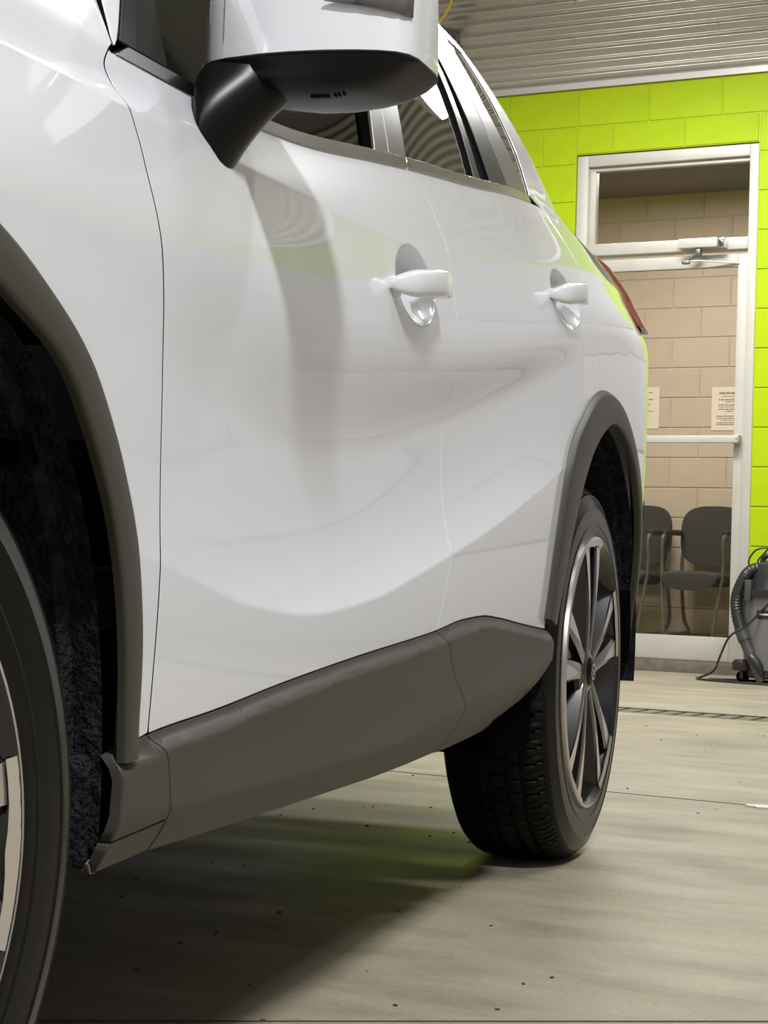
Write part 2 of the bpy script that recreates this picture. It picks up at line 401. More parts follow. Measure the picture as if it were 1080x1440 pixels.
RO = [(-12, .515), (10, .533), (35, .542), (60, .542), (80, .547), (99, .552), (117, .545), (132, .542), (147, .518), (163, .492), (190, .487)]
RI = [(-12, .462), (10, .482), (35, .492), (60, .492), (84, .490), (102, .472), (115, .460), (144, .436), (164, .430), (190, .428)]
HANDLES = [(1.385, .941, .088, .052, .030), (2.335, 1.046, .100, .052, .030)]
def gb(x, z):
    y = g(x, z)
    for hx, hz, ra, rb, dp in HANDLES:
        q = 1 - ((x - hx)/ra)**2 - ((z - hz)/rb)**2
        y = y + dp*np.where(q > 0, np.maximum(q, 0)**.75, 0)
    return y
def rim(k):
    hx, hz, ra, rb, dp = HANDLES[k]
    return [(hx + ra*q*math.cos(t), hz + rb*q*math.sin(t)) for q in (.95, .985, 1.0, 1.02) for t in np.linspace(0, 2*PI, 110, endpoint=False)]
def crease(x0, x1):
    out = []
    for x in np.arange(x0, x1, .009):
        for t, o_ in ((ZL, -.0045), (ZL, .0015), (ZL, .0075), (ZC, -.010), (ZC, -.003), (ZC, .003), (ZC, .010)):
            if t is ZL and x < .45: continue
            out.append((float(x), float(cub(x, t) + o_)))
    return out
def zb(x): return float(cub(x, ZB))
def beltrow(x0, x1, dz, n=24): return [(x, zb(x) + dz) for x in np.linspace(x0, x1, n)]
FA = arc(HUBF, FO, 6, 174); RA = arc(HUBR, RO, 6, 163)
def arch(name, cx, to, ti, t0, t1, lip, side):
    V, F = [], []; ts = np.linspace(t0, t1, 110)
    for t in ts:
        ro, ri = float(cub(t, to)), float(cub(t, ti)); w = ro - ri; c_, s_ = math.cos(math.radians(t)), math.sin(math.radians(t))
        for r, d in ((ro - .0008, .016), (ro, .0005), (ro - .0008, -.0015), (ro - .0075, -.0105), (ro - .0095, -.0120), (ro - .0125, -.0130), (ri + w*.4, -.0140), (ri + .005, -.0140), (ri + .0018, -.0132), (ri + .0004, -.0115), (ri, -.009), (ri, lip)):
            x, z = cx + r*c_, HZ - .004 + r*s_; y = float(g(x, max(z, .43))) + d
            V.append((x, WID - y if side else y, z))
    p = 12
    for k in range(len(ts) - 1):
        for j in range(p - 1): F.append((k*p + j, k*p + j + 1, (k+1)*p + j + 1, (k+1)*p + j))
    for k in (0, len(ts) - 1): F.append(tuple(k*p + j for j in range(p)))
    return link(name, fix(mesh(name, V, F, True), 0, 2, .75), car, ['clad'])
def parts_for(side):
    P = {}
    # --- front fender
    hi = [(-.62, 1.03), (-.3, 1.08), (0, 1.125), (.3, 1.155), (.50, 1.175), (.572, 1.178), (.574, 1.10), (.570, 1.058)]
    ol = off(GAP1, -C_)[::-1] + hi[::-1] + [(-.62, .47)] + [(-.545, .42)] + [(x, z) for x, z in FA[::-1] if True]
    ol = [p for p in ol if not (p[0] > .55 and p[1] < .415)]
    ol += [(.532, .4125)]
    P['fender'] = panel('front_fender', ol, g, ['paint'], car, .022, .016, side, crease(-.6, .56))
    P['arch_f'] = arch('wheel_arch_trim', HUBF, FO, FI, 4, 176, -.003, side)
    # --- front door
    top = beltrow(.556, 1.505, -.007)
    bot = [(x, float(ctop(x)) + .002) for x in np.linspace(1.513, .559, 40)]
    ol = off(GAP1, C_) + bot[::-1] + off(GAP2, -C_)[::-1] + top[::-1]
    hx = HANDLES[0]
    d = P['door_f'] = panel('front_door', ol, gb, ['paint'], car, .02, .016, side, crease(.56, 1.6) + rim(0), [(hx[0]-.1, hx[0]+.1, hx[1]-.06, hx[1]+.06, .0035)], roll=.0005)
    # --- rear door
    ra = [p for p in RA if p[0] < 2.608]
    bot = [(x, float(ctop(x)) + .002) for x in np.linspace(1.513, 2.236, 34)]
    ol = off(GAP2, C_) + bot + ra[::-1] + off(GAP3, -C_)[::-1] + beltrow(1.508, 2.62, -.007, 40)[::-1]
    hx = HANDLES[1]
    P['door_r'] = panel('rear_door', ol, gb, ['paint'], car, .02, .016, side, crease(1.5, 2.62) + rim(1), [(hx[0]-.11, hx[0]+.11, hx[1]-.06, hx[1]+.06, .0035)])
    # --- quarter panel with the rear pillar
    ra = [p for p in RA if p[0] >= 2.608]
    win = [(.585, 1.066), (.620, 1.113), (.93, 1.385), (1.18, 1.535), (1.5, 1.555), (2.1, 1.575), (2.51, 1.590), (2.672, 1.588), (2.657, 1.488), (2.612, 1.371), (2.517, 1.262)]
    q_ = off(GAP3, C_) + ra[::-1] + [(3.24, .47), (3.36, .60), (3.41, .80), (3.40, .98), (3.30, 1.083), (3.135, 1.090), (3.112, 1.20), (3.13, 1.27), (3.06, 1.42), (2.96, 1.56), (2.80, 1.628)] + [(2.672, 1.588), (2.657, 1.488), (2.612, 1.371), (2.535, 1.272)] 
    P['quarter'] = panel('quarter_panel', q_, gq, ['paint'], car, .02, .016, side, crease(2.56, 3.3))
    rail = win[:8] + [(2.80, 1.628), (2.1, 1.642), (1.55, 1.632), (1.16, 1.57), (.9, 1.42), (.70, 1.235), (.582, 1.15), (.578, 1.10), (.576, 1.058)]
    P['rail'] = panel('roof_side_rail', rail, gq, ['paint'], car, .03, .012, side)
    # --- rear arch
    P['arch_r'] = arch('wheel_arch_trim', HUBR, RO, RI, 4, 166, .001, side)
    # --- lower cladding
    CA = pl([(.559, .414), (.574, .394), (.582, .355), (.584, .325), (.578, .306)])
    CB = pl([(1.513, .479), (1.549, .442), (1.627, .373), (1.629, .331), (1.613, .304)])
    tA = [(x, float(ctop(x)) - .001) for x in np.linspace(.559, 1.513, 40)]
    P['clad_f'] = panel('door_cladding', off(CA, C_) + [(x, .306) for x in np.linspace(.6, 1.6, 30)] + off(CB, -C_)[::-1] + tA[::-1], gc, ['clad'], P['door_f'], .012, .03, side, claddx(.57, 1.62))
    tB = [(x, float(ctop(x)) - .001) for x in np.linspace(1.513, 2.262, 34)]
    P['clad_r'] = panel('door_cladding', off(CB, C_) + [(1.7, .304), (1.95, .306), (2.08, .317), (2.18, .338), (2.222, .372), (2.25, .42), (2.262, .457)] + tB[::-1], gc, ['clad'], P['door_r'], .012, .03, side, claddx(1.55, 2.26))
    P['clad_s'] = panel('fender_cladding', [(.478, .328)] + [(.582, .336)] + off(CA, -C_)[::-1][3:] + [(.532, .410), (.488, .401)], gc, ['clad'], P['fender'], .012, .012, side)
    P['clad_e'] = panel('sill_end', [(.482, .300), (.576, .307)] + [(.5805, .3335), (.478, .3255)], gc, ['clad'], P['fender'], .012, .012, side)
    # --- side glass and trims on the greenhouse surface
    og = lambda d: (lambda x, z: G(x, z) + d)
    f, r = P['door_f'], P['door_r']
    panel('belt_moulding', beltrow(.566, 1.503, -.006) + beltrow(.60, 1.503, .009)[::-1], og(-.004), ['brightstrip'], f, .03, .012, side)
    panel('belt_moulding', beltrow(1.512, 2.30, -.006) + beltrow(1.512, 2.285, .009)[::-1], og(-.004), ['brightstrip'], r, .03, .012, side)
    panel('belt_moulding', beltrow(2.30, 2.49, -.006, 8) + beltrow(2.285, 2.485, .009, 8)[::-1], og(-.004), ['brightstrip'], P['quarter'], .03, .012, side)
    panel('pillar_moulding', [(.585, 1.064), (.618, 1.064), (.655, 1.122), (.80, 1.262), (.96, 1.375), (1.19, 1.508), (1.18, 1.535), (.92, 1.385), (.620, 1.113)], og(-.003), ['black'], car, .03, .012, side)
    panel('mirror_sail', [(.622, 1.067), (.699, 1.067), (.719, 1.140), (.768, 1.222), (.66, 1.122)], og(.001), ['sail'], f, .03, .01, side)
    panel('window_glass', [(.700, 1.067)] + beltrow(.72, 1.37, .008) + [(1.425, 1.20), (1.50, 1.36), (1.555, 1.545), (1.19, 1.512), (.96, 1.38), (.772, 1.224), (.721, 1.142)], og(.010), ['glass'], f, .04, .004, side)
    panel('window_seal', beltrow(1.352, 1.372, .008, 3) + [(1.428, 1.20), (1.503, 1.36), (1.558, 1.545), (1.538, 1.545), (1.482, 1.36), (1.404, 1.20)], og(.004), ['rubber'], f, .03, .01, side)
    panel('door_pillar_trim', beltrow(1.373, 1.436, .008, 4) + [(1.485, 1.205), (1.555, 1.36), (1.605, 1.547), (1.560, 1.547), (1.505, 1.36), (1.430, 1.20)], og(0), ['satin'], f, .03, .012, side)
    panel('door_pillar_trim', beltrow(1.439, 1.522, .008, 4) + [(1.60, 1.251), (1.66, 1.36), (1.71, 1.55), (1.609, 1.549), (1.559, 1.36), (1.489, 1.205)], og(0), ['satin'], r, .03, .012, side)
    panel('window_glass', beltrow(1.524, 1.978, .008, 14) + [(2.03, 1.30), (2.089, 1.417), (2.135, 1.572), (1.712, 1.555), (1.662, 1.36), (1.602, 1.251)], og(.008), ['privacy'], r, .04, .004, side)
    panel('window_divider', beltrow(1.978, 2.022, .008, 3) + [(2.07, 1.30), (2.128, 1.417), (2.172, 1.573), (2.135, 1.572), (2.089, 1.417), (2.03, 1.30)], og(.001), ['black'], r, .03, .012, side)
    panel('fixed_glass', beltrow(2.022, 2.105, .008, 4) + [(2.13, 1.30), (2.158, 1.425), (2.18, 1.573), (2.172, 1.573), (2.128, 1.417), (2.07, 1.30)], og(.008), ['privacy'], r, .04, .004, side)
    panel('door_frame', beltrow(2.105, 2.272, .008, 6) + [(2.29, 1.33), (2.312, 1.433), (2.386, 1.585), (2.18, 1.577), (2.158, 1.425), (2.13, 1.30)], og(-.001), ['black'], r, .03, .012, side)
    panel('quarter_trim', beltrow(2.275, 2.483, .008, 6) + [(2.448, 1.43), (2.505, 1.589), (2.389, 1.585), (2.315, 1.433), (2.293, 1.33)], og(-.002), ['satin'], P['quarter'], .03, .012, side)
    panel('quarter_glass', [(2.485, 1.262), (2.517, 1.262), (2.612, 1.371), (2.657, 1.488), (2.670, 1.587), (2.507, 1.589), (2.450, 1.43)], og(.003), ['privacy'], P['quarter'], .03, .006, side)
    # --- lamp at the rear corner
    panel('tail_light', [(3.130, 1.252), (3.117, 1.20), (3.140, 1.095), (3.26, 1.090), (3.34, 1.13), (3.35, 1.21), (3.28, 1.245), (3.2, 1.258)], lambda x, z: gq(x, z) - .016*sstep(3.12, 3.19, x), ['redlens'], car, .02, .03, side)
    return P
def arc_in(x, z, cx, tab):       # how far inside the outer arch edge
    t = np.degrees(np.arctan2(z - HZ + .004, x - cx)); t = np.where(t < -90, t + 360, t)
    return cub(t, tab) - np.hypot(x - cx, z - HZ + .004)
def gq(x, z):
    x = np.asarray(x, float); z = np.asarray(z, float); b_ = cub(x, ZB); w = sstep(-.03, .03, z - b_)
    return g(x, np.minimum(z, b_ + .05))*(1-w) + G(x, np.maximum(z, b_ - .05))*w
ZK = [(.4, .345), (1.2, .345), (1.63, .372), (2.0, .400), (2.3, .425)]
def gc(x, z):
    t = ctop(x); k = np.minimum(cub(x, ZK), t - .05); y = g(x, np.maximum(z, t))
    d = t - z
    e1 = -.014*sstep(0, .020, d)                                   # lit upper bevel
    m_ = np.clip((d - .02)/np.maximum(t - k - .02, .01), 0, 1)
    e2 = .0045*np.sin(np.pi*m_)*sstep(.56, .85, x)*(1 - sstep(2.0, 2.2, x))                                     # hollow face
    lo = np.clip(k - z, 0, 1)
    return y + e1 + e2 + .42*lo + 2.2*lo**2
def claddx(a, b):
    return [(float(x), float(v)) for x in np.arange(a, b, .012) for v in (ctop(x) - .008, ctop(x) - .016, ctop(x) - .022, min(cub(x, ZK), ctop(x)-.05) + .004, min(cub(x, ZK), ctop(x)-.05) - .004)]
PL = parts_for(0); PR = parts_for(1)

# door handles
def handle(hx, hz, x0, x1, parent, key):
    rings = []
    n = 16
    for t in np.linspace(0, 1, 22):
        x = x0 + (x1 - x0)*t; y0 = float(g(x, hz)); zc_ = hz - .006 + (x - x0)*.13
        bow = math.sin(PI*min(1, max(0, t)))**.55
        out = y0 - .006 - .030*bow*(1 if t < .9 else 1)
        w = (.006 + .012*min(1, t*6, (1-t)*9)**.5); th = .011*min(1, t*6 + .25, (1-t)*9 + .25)**.5
        rings.append([(x, out + th*(abs(math.cos(q))**.7)*math.copysign(1, math.cos(q)), zc_ + w*(abs(math.sin(q))**.7)*math.copysign(1, math.sin(q))) for q in np.linspace(0, 2*PI, n, endpoint=False)])
    for post in (0, 1): pass
    o = link('door_handle', loft('door_handle', rings, True, True, 1.2), parent, ['paint'])
    bx = x1 - .035
    b = float(g(bx, hz)); zc_ = hz - .006 + (bx - x0)*.13
    me = boxm('handle_base', bx - .022, bx + .03, b - .034, b + .004, zc_ - .017, zc_ + .015, .008, 3); o2 = link('handle_base', me, parent, ['paint'])
    fx = x0 + .012; b = float(g(fx, hz)); zc_ = hz - .006
    link('handle_pivot', boxm('handle_pivot', fx - .002, fx + .022, b - .009, b + .006, zc_ - .014, zc_ + .012, .006, 3), parent, ['paint'])
    if key: link('key_cover', boxm('key_cover', bx + .022, bx + .0312, float(g(bx, hz)) - .026, float(g(bx, hz)) - .019, zc_ + .018, zc_ + .034, .001), parent, ['gap'])
handle(1.385, .933, 1.262, 1.452, PL['door_f'], True)
handle(2.335, 1.046, 2.21, 2.385, PL['door_r'], False)

# roof, hood, windscreen, tailgate, bumpers: cross-car sheets
def sheet(name, fn, us, vs, mats, parent=car, smooth=True):
    V = [fn(u, v) for u in us for v in vs]; n = len(vs)
    F = [(i*n + j, i*n + j + 1, (i+1)*n + j + 1, (i+1)*n + j) for i in range(len(us)-1) for j in range(n-1)]
    return link(name, fix(mesh(name, V, F, smooth), 0), parent, mats)
S = np.linspace
def roof(u, v):
    x = u; e = float(gq(x, cub(x, ZRF))); b = e + (WID - 2*e)*v
    return (x, b, float(cub(x, ZRF)) + .05*(1 - (2*v-1)**4))
ZRF = [(1.14, 1.565), (1.3, 1.598), (1.55, 1.628), (2.1, 1.638), (2.75, 1.628), (3.0, 1.60)]
sheet('roof_panel', roof, S(1.14, 3.0, 24), S(0, 1, 21), ['paint'])
def lining(u, v): p = roof(u, .03 + .94*v); return (p[0], p[1], p[2] - .04)
sheet('headliner', lining, S(1.0, 2.98, 12), S(0, 1, 11), ['lining'])
def shield(u, v):
    x = .50 + .64*u; z = 1.16 + .405*u + .03*math.sin(PI*u); e = .105 + .15*u; q = 2*v - 1
    return (x - .16*(1-q*q)*(1-u*.6), e + (WID-2*e)*v, z + .05*(1-q**4)*u)
sheet('windscreen', shield, S(0, 1, 12), S(0, 1, 21), ['glass'])
def hood(u, v):
    x = -.72 + 1.2*u; e = float(g(x, hoodz(x))) + .004; q = 2*v - 1
    return (x - .16*(1-q*q), e + (WID-2*e)*v, hoodz(x) + .06*(1-q**4))
def hoodz(x): return float(cub(x, [(-.75, .99), (-.6, 1.03), (-.3, 1.08), (0, 1.125), (.3, 1.155), (.50, 1.175)]))
sheet('hood', hood, S(0, 1, 20), S(0, 1, 25), ['paint'])
def tailg(u, v):
    z = .62 + .98*u; x = 3.40 - .03*u if u < .5 else 3.385 - .40*((u-.5)/.5)**1.3; e = float(gq(min(x, 3.38) - .03, z)) + .03
    q = 2*v - 1
    return (x + .10*(1-q**4), e + (WID-2*e)*v, z)
sheet('tailgate', tailg, S(0, 1, 24), S(0, 1, 21), ['paint'])
def rwin(u, v): p = tailg(.62 + .33*u, .1 + .8*v); return (p[0] + .006, p[1], p[2])
sheet('rear_window', rwin, S(0, 1, 8), S(0, 1, 15), ['privacy'])
def rbump(u, v):
    z = .36 + .36*u; q = 2*v - 1; x0 = 3.24 + .12*min(1, u*2.2)
    e = float(g(x0, max(z, .45))) - .004
    return (x0 + .20*(1-abs(q)**5) + .02*math.sin(PI*u), e + (WID-2*e)*v, z)
sheet('rear_bumper', rbump, S(0, 1, 12), S(0, 1, 31), ['clad'])
def fbump(u, v):
    z = .24 + .74*u; q = 2*v - 1; x0 = -.60; e = float(g(x0, max(z, .5)))
    return (x0 - .30*(1-abs(q)**4) + .06*(u-.5)**2, e + (WID-2*e)*v, z)
sheet('front_bumper', fbump, S(0, 1, 14), S(0, 1, 31), ['paint'])
def grille(u, v): p = fbump(.3 + .45*u, .28 + .44*v); return (p[0] - .012, p[1], p[2])
sheet('grille', grille, S(0, 1, 8), S(0, 1, 13), ['black'])
for s_ in (0, 1):
    def hl(u, v): p = fbump(.78 + .2*u, .06 + .2*v if not s_ else .94 - .2*v); return (p[0] - .012, p[1], p[2])
    sheet('headlight', hl, S(0, 1, 6), S(0, 1, 8), ['clearlens'])
# dark backing sheets added to shade the shut lines; floor pan, cabin
for s_ in (0, 1):
    panel('gap_backing', [(.50, .40), (2.20, .42), (2.24, .52), (2.30, .68), (2.42, .82), (2.58, .90), (2.62, 1.0), (2.62, 1.24), (1.5, 1.10), (.60, 1.03), (.50, .97), (.535, .82), (.575, .66), (.56, .5)], lambda x, z: g(x, z) + .045, ['gap'], car, .06, 0, s_)
link('floor_pan', boxes('floor_pan', [(-.55, 3.2, .30, 1.54, .27, .34), (.56, 2.2, .16, 1.68, .31, .38), (-.5, .5, .34, 1.50, .34, .95), (2.25, 3.2, .34, 1.50, .34, .9)]), car, ['gap'])
link('cabin_floor', boxes('cabin_floor', [(.5, 3.2, .14, 1.70, .50, .56)]), car, ['seat'])
link('dashboard', boxm('dashboard', .42, .86, .16, 1.68, .80, 1.06, .06, 3), car, ['seat'])
for px, pb in ((1.30, .34), (1.30, 1.06), (2.15, .30), (2.15, 1.10)):
    o = link('seat', boxm('seat', px - .40, px + .06, pb, pb + .46, .52, .72, .05, 3), car, ['seat'])
    link('seat_back', loft('seat_back', [[(px + .02 + .22*t + dx, pb + .05*t*t + (.46 - .1*t*t)*v_, .66 + .56*t) for dx, v_ in ((0, 0), (.12, 0), (.12, 1), (0, 1))] for t in S(0, 1, 6)]), o, ['seat'])
    link('headrest', boxm('headrest', px + .24, px + .34, pb + .11, pb + .35, 1.24, 1.42, .035, 3), o, ['seat'])

# wheel housings
def liner(cx, tab, side, front):
    prof = [(.015, .0), (.045, -.004), (.05, .012), (.13, .010), (.135, .034), (.26, .030), (.30, .05)]
    V, F = [], []; n = 60; m_ = len(prof) + 1
    for k in range(n + 1):
        t = -5 + 190*k/n; r = float(cub(t, tab)) + .004
        for b, d in prof:
            x, z = cx + (r - d)*math.cos(math.radians(t)), HZ - .004 + (r - d)*math.sin(math.radians(t))
            V.append((x, (b + .004 if not side else WID - b - .004), z))
        V.append((cx + .10*math.cos(math.radians(t)), (.33 if not side else WID - .33), HZ + .10*math.sin(math.radians(t))))
    for k in range(n):
        for j in range(m_ - 1): F.append((k*m_ + j, k*m_ + j + 1, (k+1)*m_ + j + 1, (k+1)*m_ + j))
    o = link('wheel_housing', fix(mesh('wheel_housing', V, F, True), 0, 2, .5), car, ['liner'])
    return o
LF = liner(HUBF, FI, 0, 1); LR = liner(HUBR, RI, 0, 0); liner(HUBF, FI, 1, 1); liner(HUBR, RI, 1, 0)
# little bracket and clip inside the front housing, flaps ahead of and behind the rear wheel
link('liner_clip', boxm('liner_clip', .385, .43, .05, .13, .652, .684, .006), LF, ['black'])
link('housing_base', boxm('housing_base', .482, .57, .030, .30, .300, .40, .006), LF, ['liner'])
link('air_flap', loft('air_flap', [[(2.00, b, .325), (2.26, b, .35), (2.262, b, .275), (2.235, b, .247), (2.02, b, .262)] for b in (.040, .06, .30)], True, True, .5), car, ['rubber'])
link('mud_flap', loft('mud_flap', [[(3.10, b, .50), (3.17, b, .52), (3.19, b, .455), (3.155, b, .36), (3.135, b, .36)] for b in (.03, .06, .24)], True, True, .5), car, ['rubber'])

# ------------------------------------------------------------------ wheels (outer face towards -b)
RT = .3665
def tyre_mesh():
    prof = [(.012, .262), (.009, .266), (.007, .275), (.0075, .284), (.006, .287), (.0075, .290), (.0075, .305), (.009, .318), (.0078, .3205), (.0095, .323), (.013, .334), (.0175, .342), (.0175, .3445), (.0215, .3465), (.026, .3515)]
    tread = [(.029, .3545), (.032, .3573), (.036, .3597), (.041, .3617), (.046, .3635), (.051, .3648), (.058, .3655), (.060, .366), (.068, .366), (.070, .366), (.078, .3665), (.086, .3665), (.088, .3665), (.096, .3665), (.098, .3665), (.106, .3665), (.114, .3665), (.122, .3665), (.124, .3665), (.132, .3665), (.134, .3665), (.142, .3665), (.150, .366), (.152, .366), (.160, .366), (.162, .366), (.170, .3655), (.178, .365), (.186, .3635), (.192, .362), (.198, .3595), (.203, .356)]
    inner = [(.212, .347), (.219, .33), (.221, .31), (.214, .28), (.202, .262)]
    A = prof + tread + inner; p = len(A); n = 560
    gro = [(.060, .068), (.088, .096), (.124, .132), (.152, .160)]
    V, F, I = [], [], []
    NB = 70
    for k in range(n):
        t = 2*PI*k/n
        for j, (b, r) in enumerate(A):
            if len(prof) <= j < len(prof) + len(tread):
                cut = 0
                for q, (a0, a1) in enumerate(gro):
                    if a0 - .0006 <= b <= a1 + .0006: cut = .008
                band = sum(b > a1 for a0, a1 in gro)
                ph = (t*NB/(2*PI) + (.35*band) + (b - .09)*(9 if band in (1, 3) else -5)) % 1
                if ph < .125 + .01: cut = max(cut, .0065)
                elif band in (0, 4) and (.55 < ph < .70): cut = max(cut, .003)
                elif (.5 < ph < .62): cut = max(cut, .0012)
                r = r - cut
            V.append((r*math.cos(t), b, r*math.sin(t)))
    for k in range(n):
        k2 = (k+1) % n
        for j in range(p-1):
            F.append((k*p + j, k*p + j + 1, k2*p + j + 1, k2*p + j)); I.append(1 if j < len(prof) - 2 else 0)
    me = mesh('tyre', V, F, True, I); return fix(me, 0, 2, .45)
TY = tyre_mesh(); TY.materials.append(M['tyre']); TY.materials.append(M['tyrewall'])
BAR = lathe('wheel', [(.248, .014), (.252, .006), (.2585, .001), (.2635, .003), (.2648, .012), (.250, .024), (.236, .05), (.226, .09), (.222, .16), (.24, .20), (.23, .205), (.215, .16), (.219, .09), (.229, .05), (.243, .026)], 96, mi=[0, 0, 1, 1] + [0]*11, closed=True)
BAR.materials.append(M['rimdark']); BAR.materials.append(M['machined'])
def rib(sgn):
    """one of the two blades of a spoke pair, pointing up (+z)"""
    V, F, I = [], [], []; rs = [.040, .062, .085, .11, .135, .16, .185, .21, .232, .250]
    for r in rs:
        u = (r - .04)/.21
        off_ = sgn*(.011 + .040*u**1.15); w = .0125 + .0085*u; y = .012 + .012*math.sin(PI*u)*-.3 - .004*u; dp = .055 - .012*u
        lean = sgn*.006
        V += [(off_ - w, y + .002, r), (off_ - w*.55, y, r), (off_ + w*.55, y, r), (off_ + w, y + .002, r), (off_ + w*(2.2 if sgn > 0 else 1.2) + lean, y + dp, r), (off_ - w*(2.2 if sgn < 0 else 1.2) + lean, y + dp, r)]
    for i in range(len(rs) - 1):
        for j in range(6):
            k = (j+1) % 6; F.append((i*6 + j, i*6 + k, (i+1)*6 + k, (i+1)*6 + j)); I.append(0)
    F += [tuple(range(6))[::-1], tuple((len(rs)-1)*6 + j for j in range(6))]; I += [0, 0]
    # machined blade on the outer half, tapering to a point towards the hub
    b0 = len(V); ss = S(0, 1, 7)
    for q in ss:
        r = .120 + .134*q; u = (r - .04)/.21; off_ = sgn*(.011 + .040*u**1.15) + sgn*.004; w = .0185*q**.9 + .0004; y = .0115 + .012*math.sin(PI*min(u, 1))*-.3 - .004*u
        V += [(off_ - w, y, r), (off_ + w, y, r)]
    for i in range(6): F.append((b0 + 2*i, b0 + 2*i + 1, b0 + 2*i + 3, b0 + 2*i + 2)); I.append(1)
    return V, F, I
def spoke_mesh():
    V, F, I = [], [], []
    for s_ in (-1, 1):
        a, b, c_ = rib(s_); n = len(V); V += a; F += [tuple(n + i for i in f) for f in b]; I += c_
    n = len(V)                                            # recessed web between the blades
    rs = S(.045, .235, 8)
    for r in rs:
        u = (r - .04)/.21; o_ = .011 + .040*u**1.15
        for q in S(-1, 1, 5): V.append((o_*q, .012 + .018*(1-q*q) - .003*u, r))
    for i in range(7):
        for j in range(4): F.append((n + i*5 + j, n + i*5 + j + 1, n + (i+1)*5 + j + 1, n + (i+1)*5 + j)); I.append(0)
    # foot flare at the rim
    n = len(V)
    for t in S(-.29, .29, 9):
        V += [(.2592*math.sin(t), .0012, .2592*math.cos(t)), ((.2475 - .004*max(0, 1 - abs(t)/.12))*math.sin(t),   .0050, (.2475 - .004*max(0, 1 - abs(t)/.12))*math.cos(t))]
    for i in range(8): F.append((n + 2*i, n + 2*i + 1, n + 2*i + 3, n + 2*i + 2)); I.append(1)
    return fix(mesh('spoke', V, F, True, I), 0, 2, .5)
SPK = spoke_mesh(); SPK.materials.append(M['rimdark']); SPK.materials.append(M['machined'])
HUB = lathe('hub', [(.0, .012), (.034, .010), (.040, .013), (.064, .018), (.070, .026), (.070, .062), (0, .062)], 48); HUB.materials.append(M['rimdark'])
CAP = lathe('centre_cap', [(.0, .0035), (.016, .0035), (.024, .005), (.0285, .009), (.0285, .014)], 40); CAP.materials.append(M['black'])
def emblem_mesh():
    V, F = [], []; n = 40
    for k in range(n):
        t = 2*PI*k/n
        for r_, y in ((.0195, .0022), (.0172, .0016), (.0155, .0026)): V.append((r_*math.cos(t), y, r_*.82*math.sin(t)))
    for k in range(n):
        for j in range(2): F.append((k*3+j, k*3+j+1, ((k+1) % n)*3+j+1, ((k+1) % n)*3+j))
    for sg in (-1, 1):                                   # spread wings
        b0 = len(V); P_ = [(0, -.007), (.005, -.004), (.010, .002), (.0165, .004), (.0155, .0065), (.009, .0055), (.004, .0015), (0, -.0025)]
        V += [(sg*x, .0016, z) for x, z in P_]; F.append(tuple(range(b0, b0 + len(P_))))
    return mesh('emblem', V, F)
EMB = emblem_mesh(); EMB.materials.append(M['chrome'])
NUT = lathe('lug_nut', [(0, .022), (.007, .022), (.009, .025), (.0098, .045)], 6); NUT.materials.append(M['disc'])
DSC = lathe('brake_disc', [(.06, .085), (.148, .085), (.15, .088), (.15, .108), (.06, .11)], 64); DSC.materials.append(M['disc'])
SHD = lathe('dust_shield', [(.02, .125), (.19, .125), (.205, .14), (.205, .18), (0, .18)], 48); SHD.materials.append(M['gap'])
CAL = boxm('brake_caliper', .085, .165, .055, .14, -.075, .075, .014, 3); CAL.materials.append(M['black'])
VLV = lathe('valve_stem', [(0, 0), (.003, .001), (.0036, .01), (.0042, .03), (0, .03)], 10); VLV.materials.append(M['rubber'])
def wheel(x, b, rot, steer=0, far=False):
    w = bpy.data.objects.new('wheel', BAR); COL.objects.link(w); w.parent = car
    w.rotation_euler = (0, 0, steer + (PI if far else 0)); w.location = (x, b, HZ - .001)
    def ch(n_, me, ry=0, loc=(0, 0, 0)):
        o = bpy.data.objects.new(n_, me); COL.objects.link(o); o.parent = w; o.rotation_euler = (0, ry, 0); o.location = loc; return o
    ch('tyre', TY)
    for k in range(5):
        ch('spoke', SPK, rot + 2*PI*k/5)
        t = rot + 2*PI*(k+.5)/5; ch('lug_nut', NUT, 0, (.0565*math.sin(t), 0, .0565*math.cos(t)))
    ch('hub', HUB); ch('centre_cap', CAP); ch('emblem', EMB); ch('brake_disc', DSC); ch('dust_shield', SHD); ch('brake_caliper', CAL)
    return w
WR = wheel(HUBR, .013, math.radians(-3)); WF = wheel(HUBF, .013, math.radians(21), -.16)
wheel(HUBR, WID - .015, .3, 0, True); wheel(HUBF, WID - .022, .5, -.15, True)

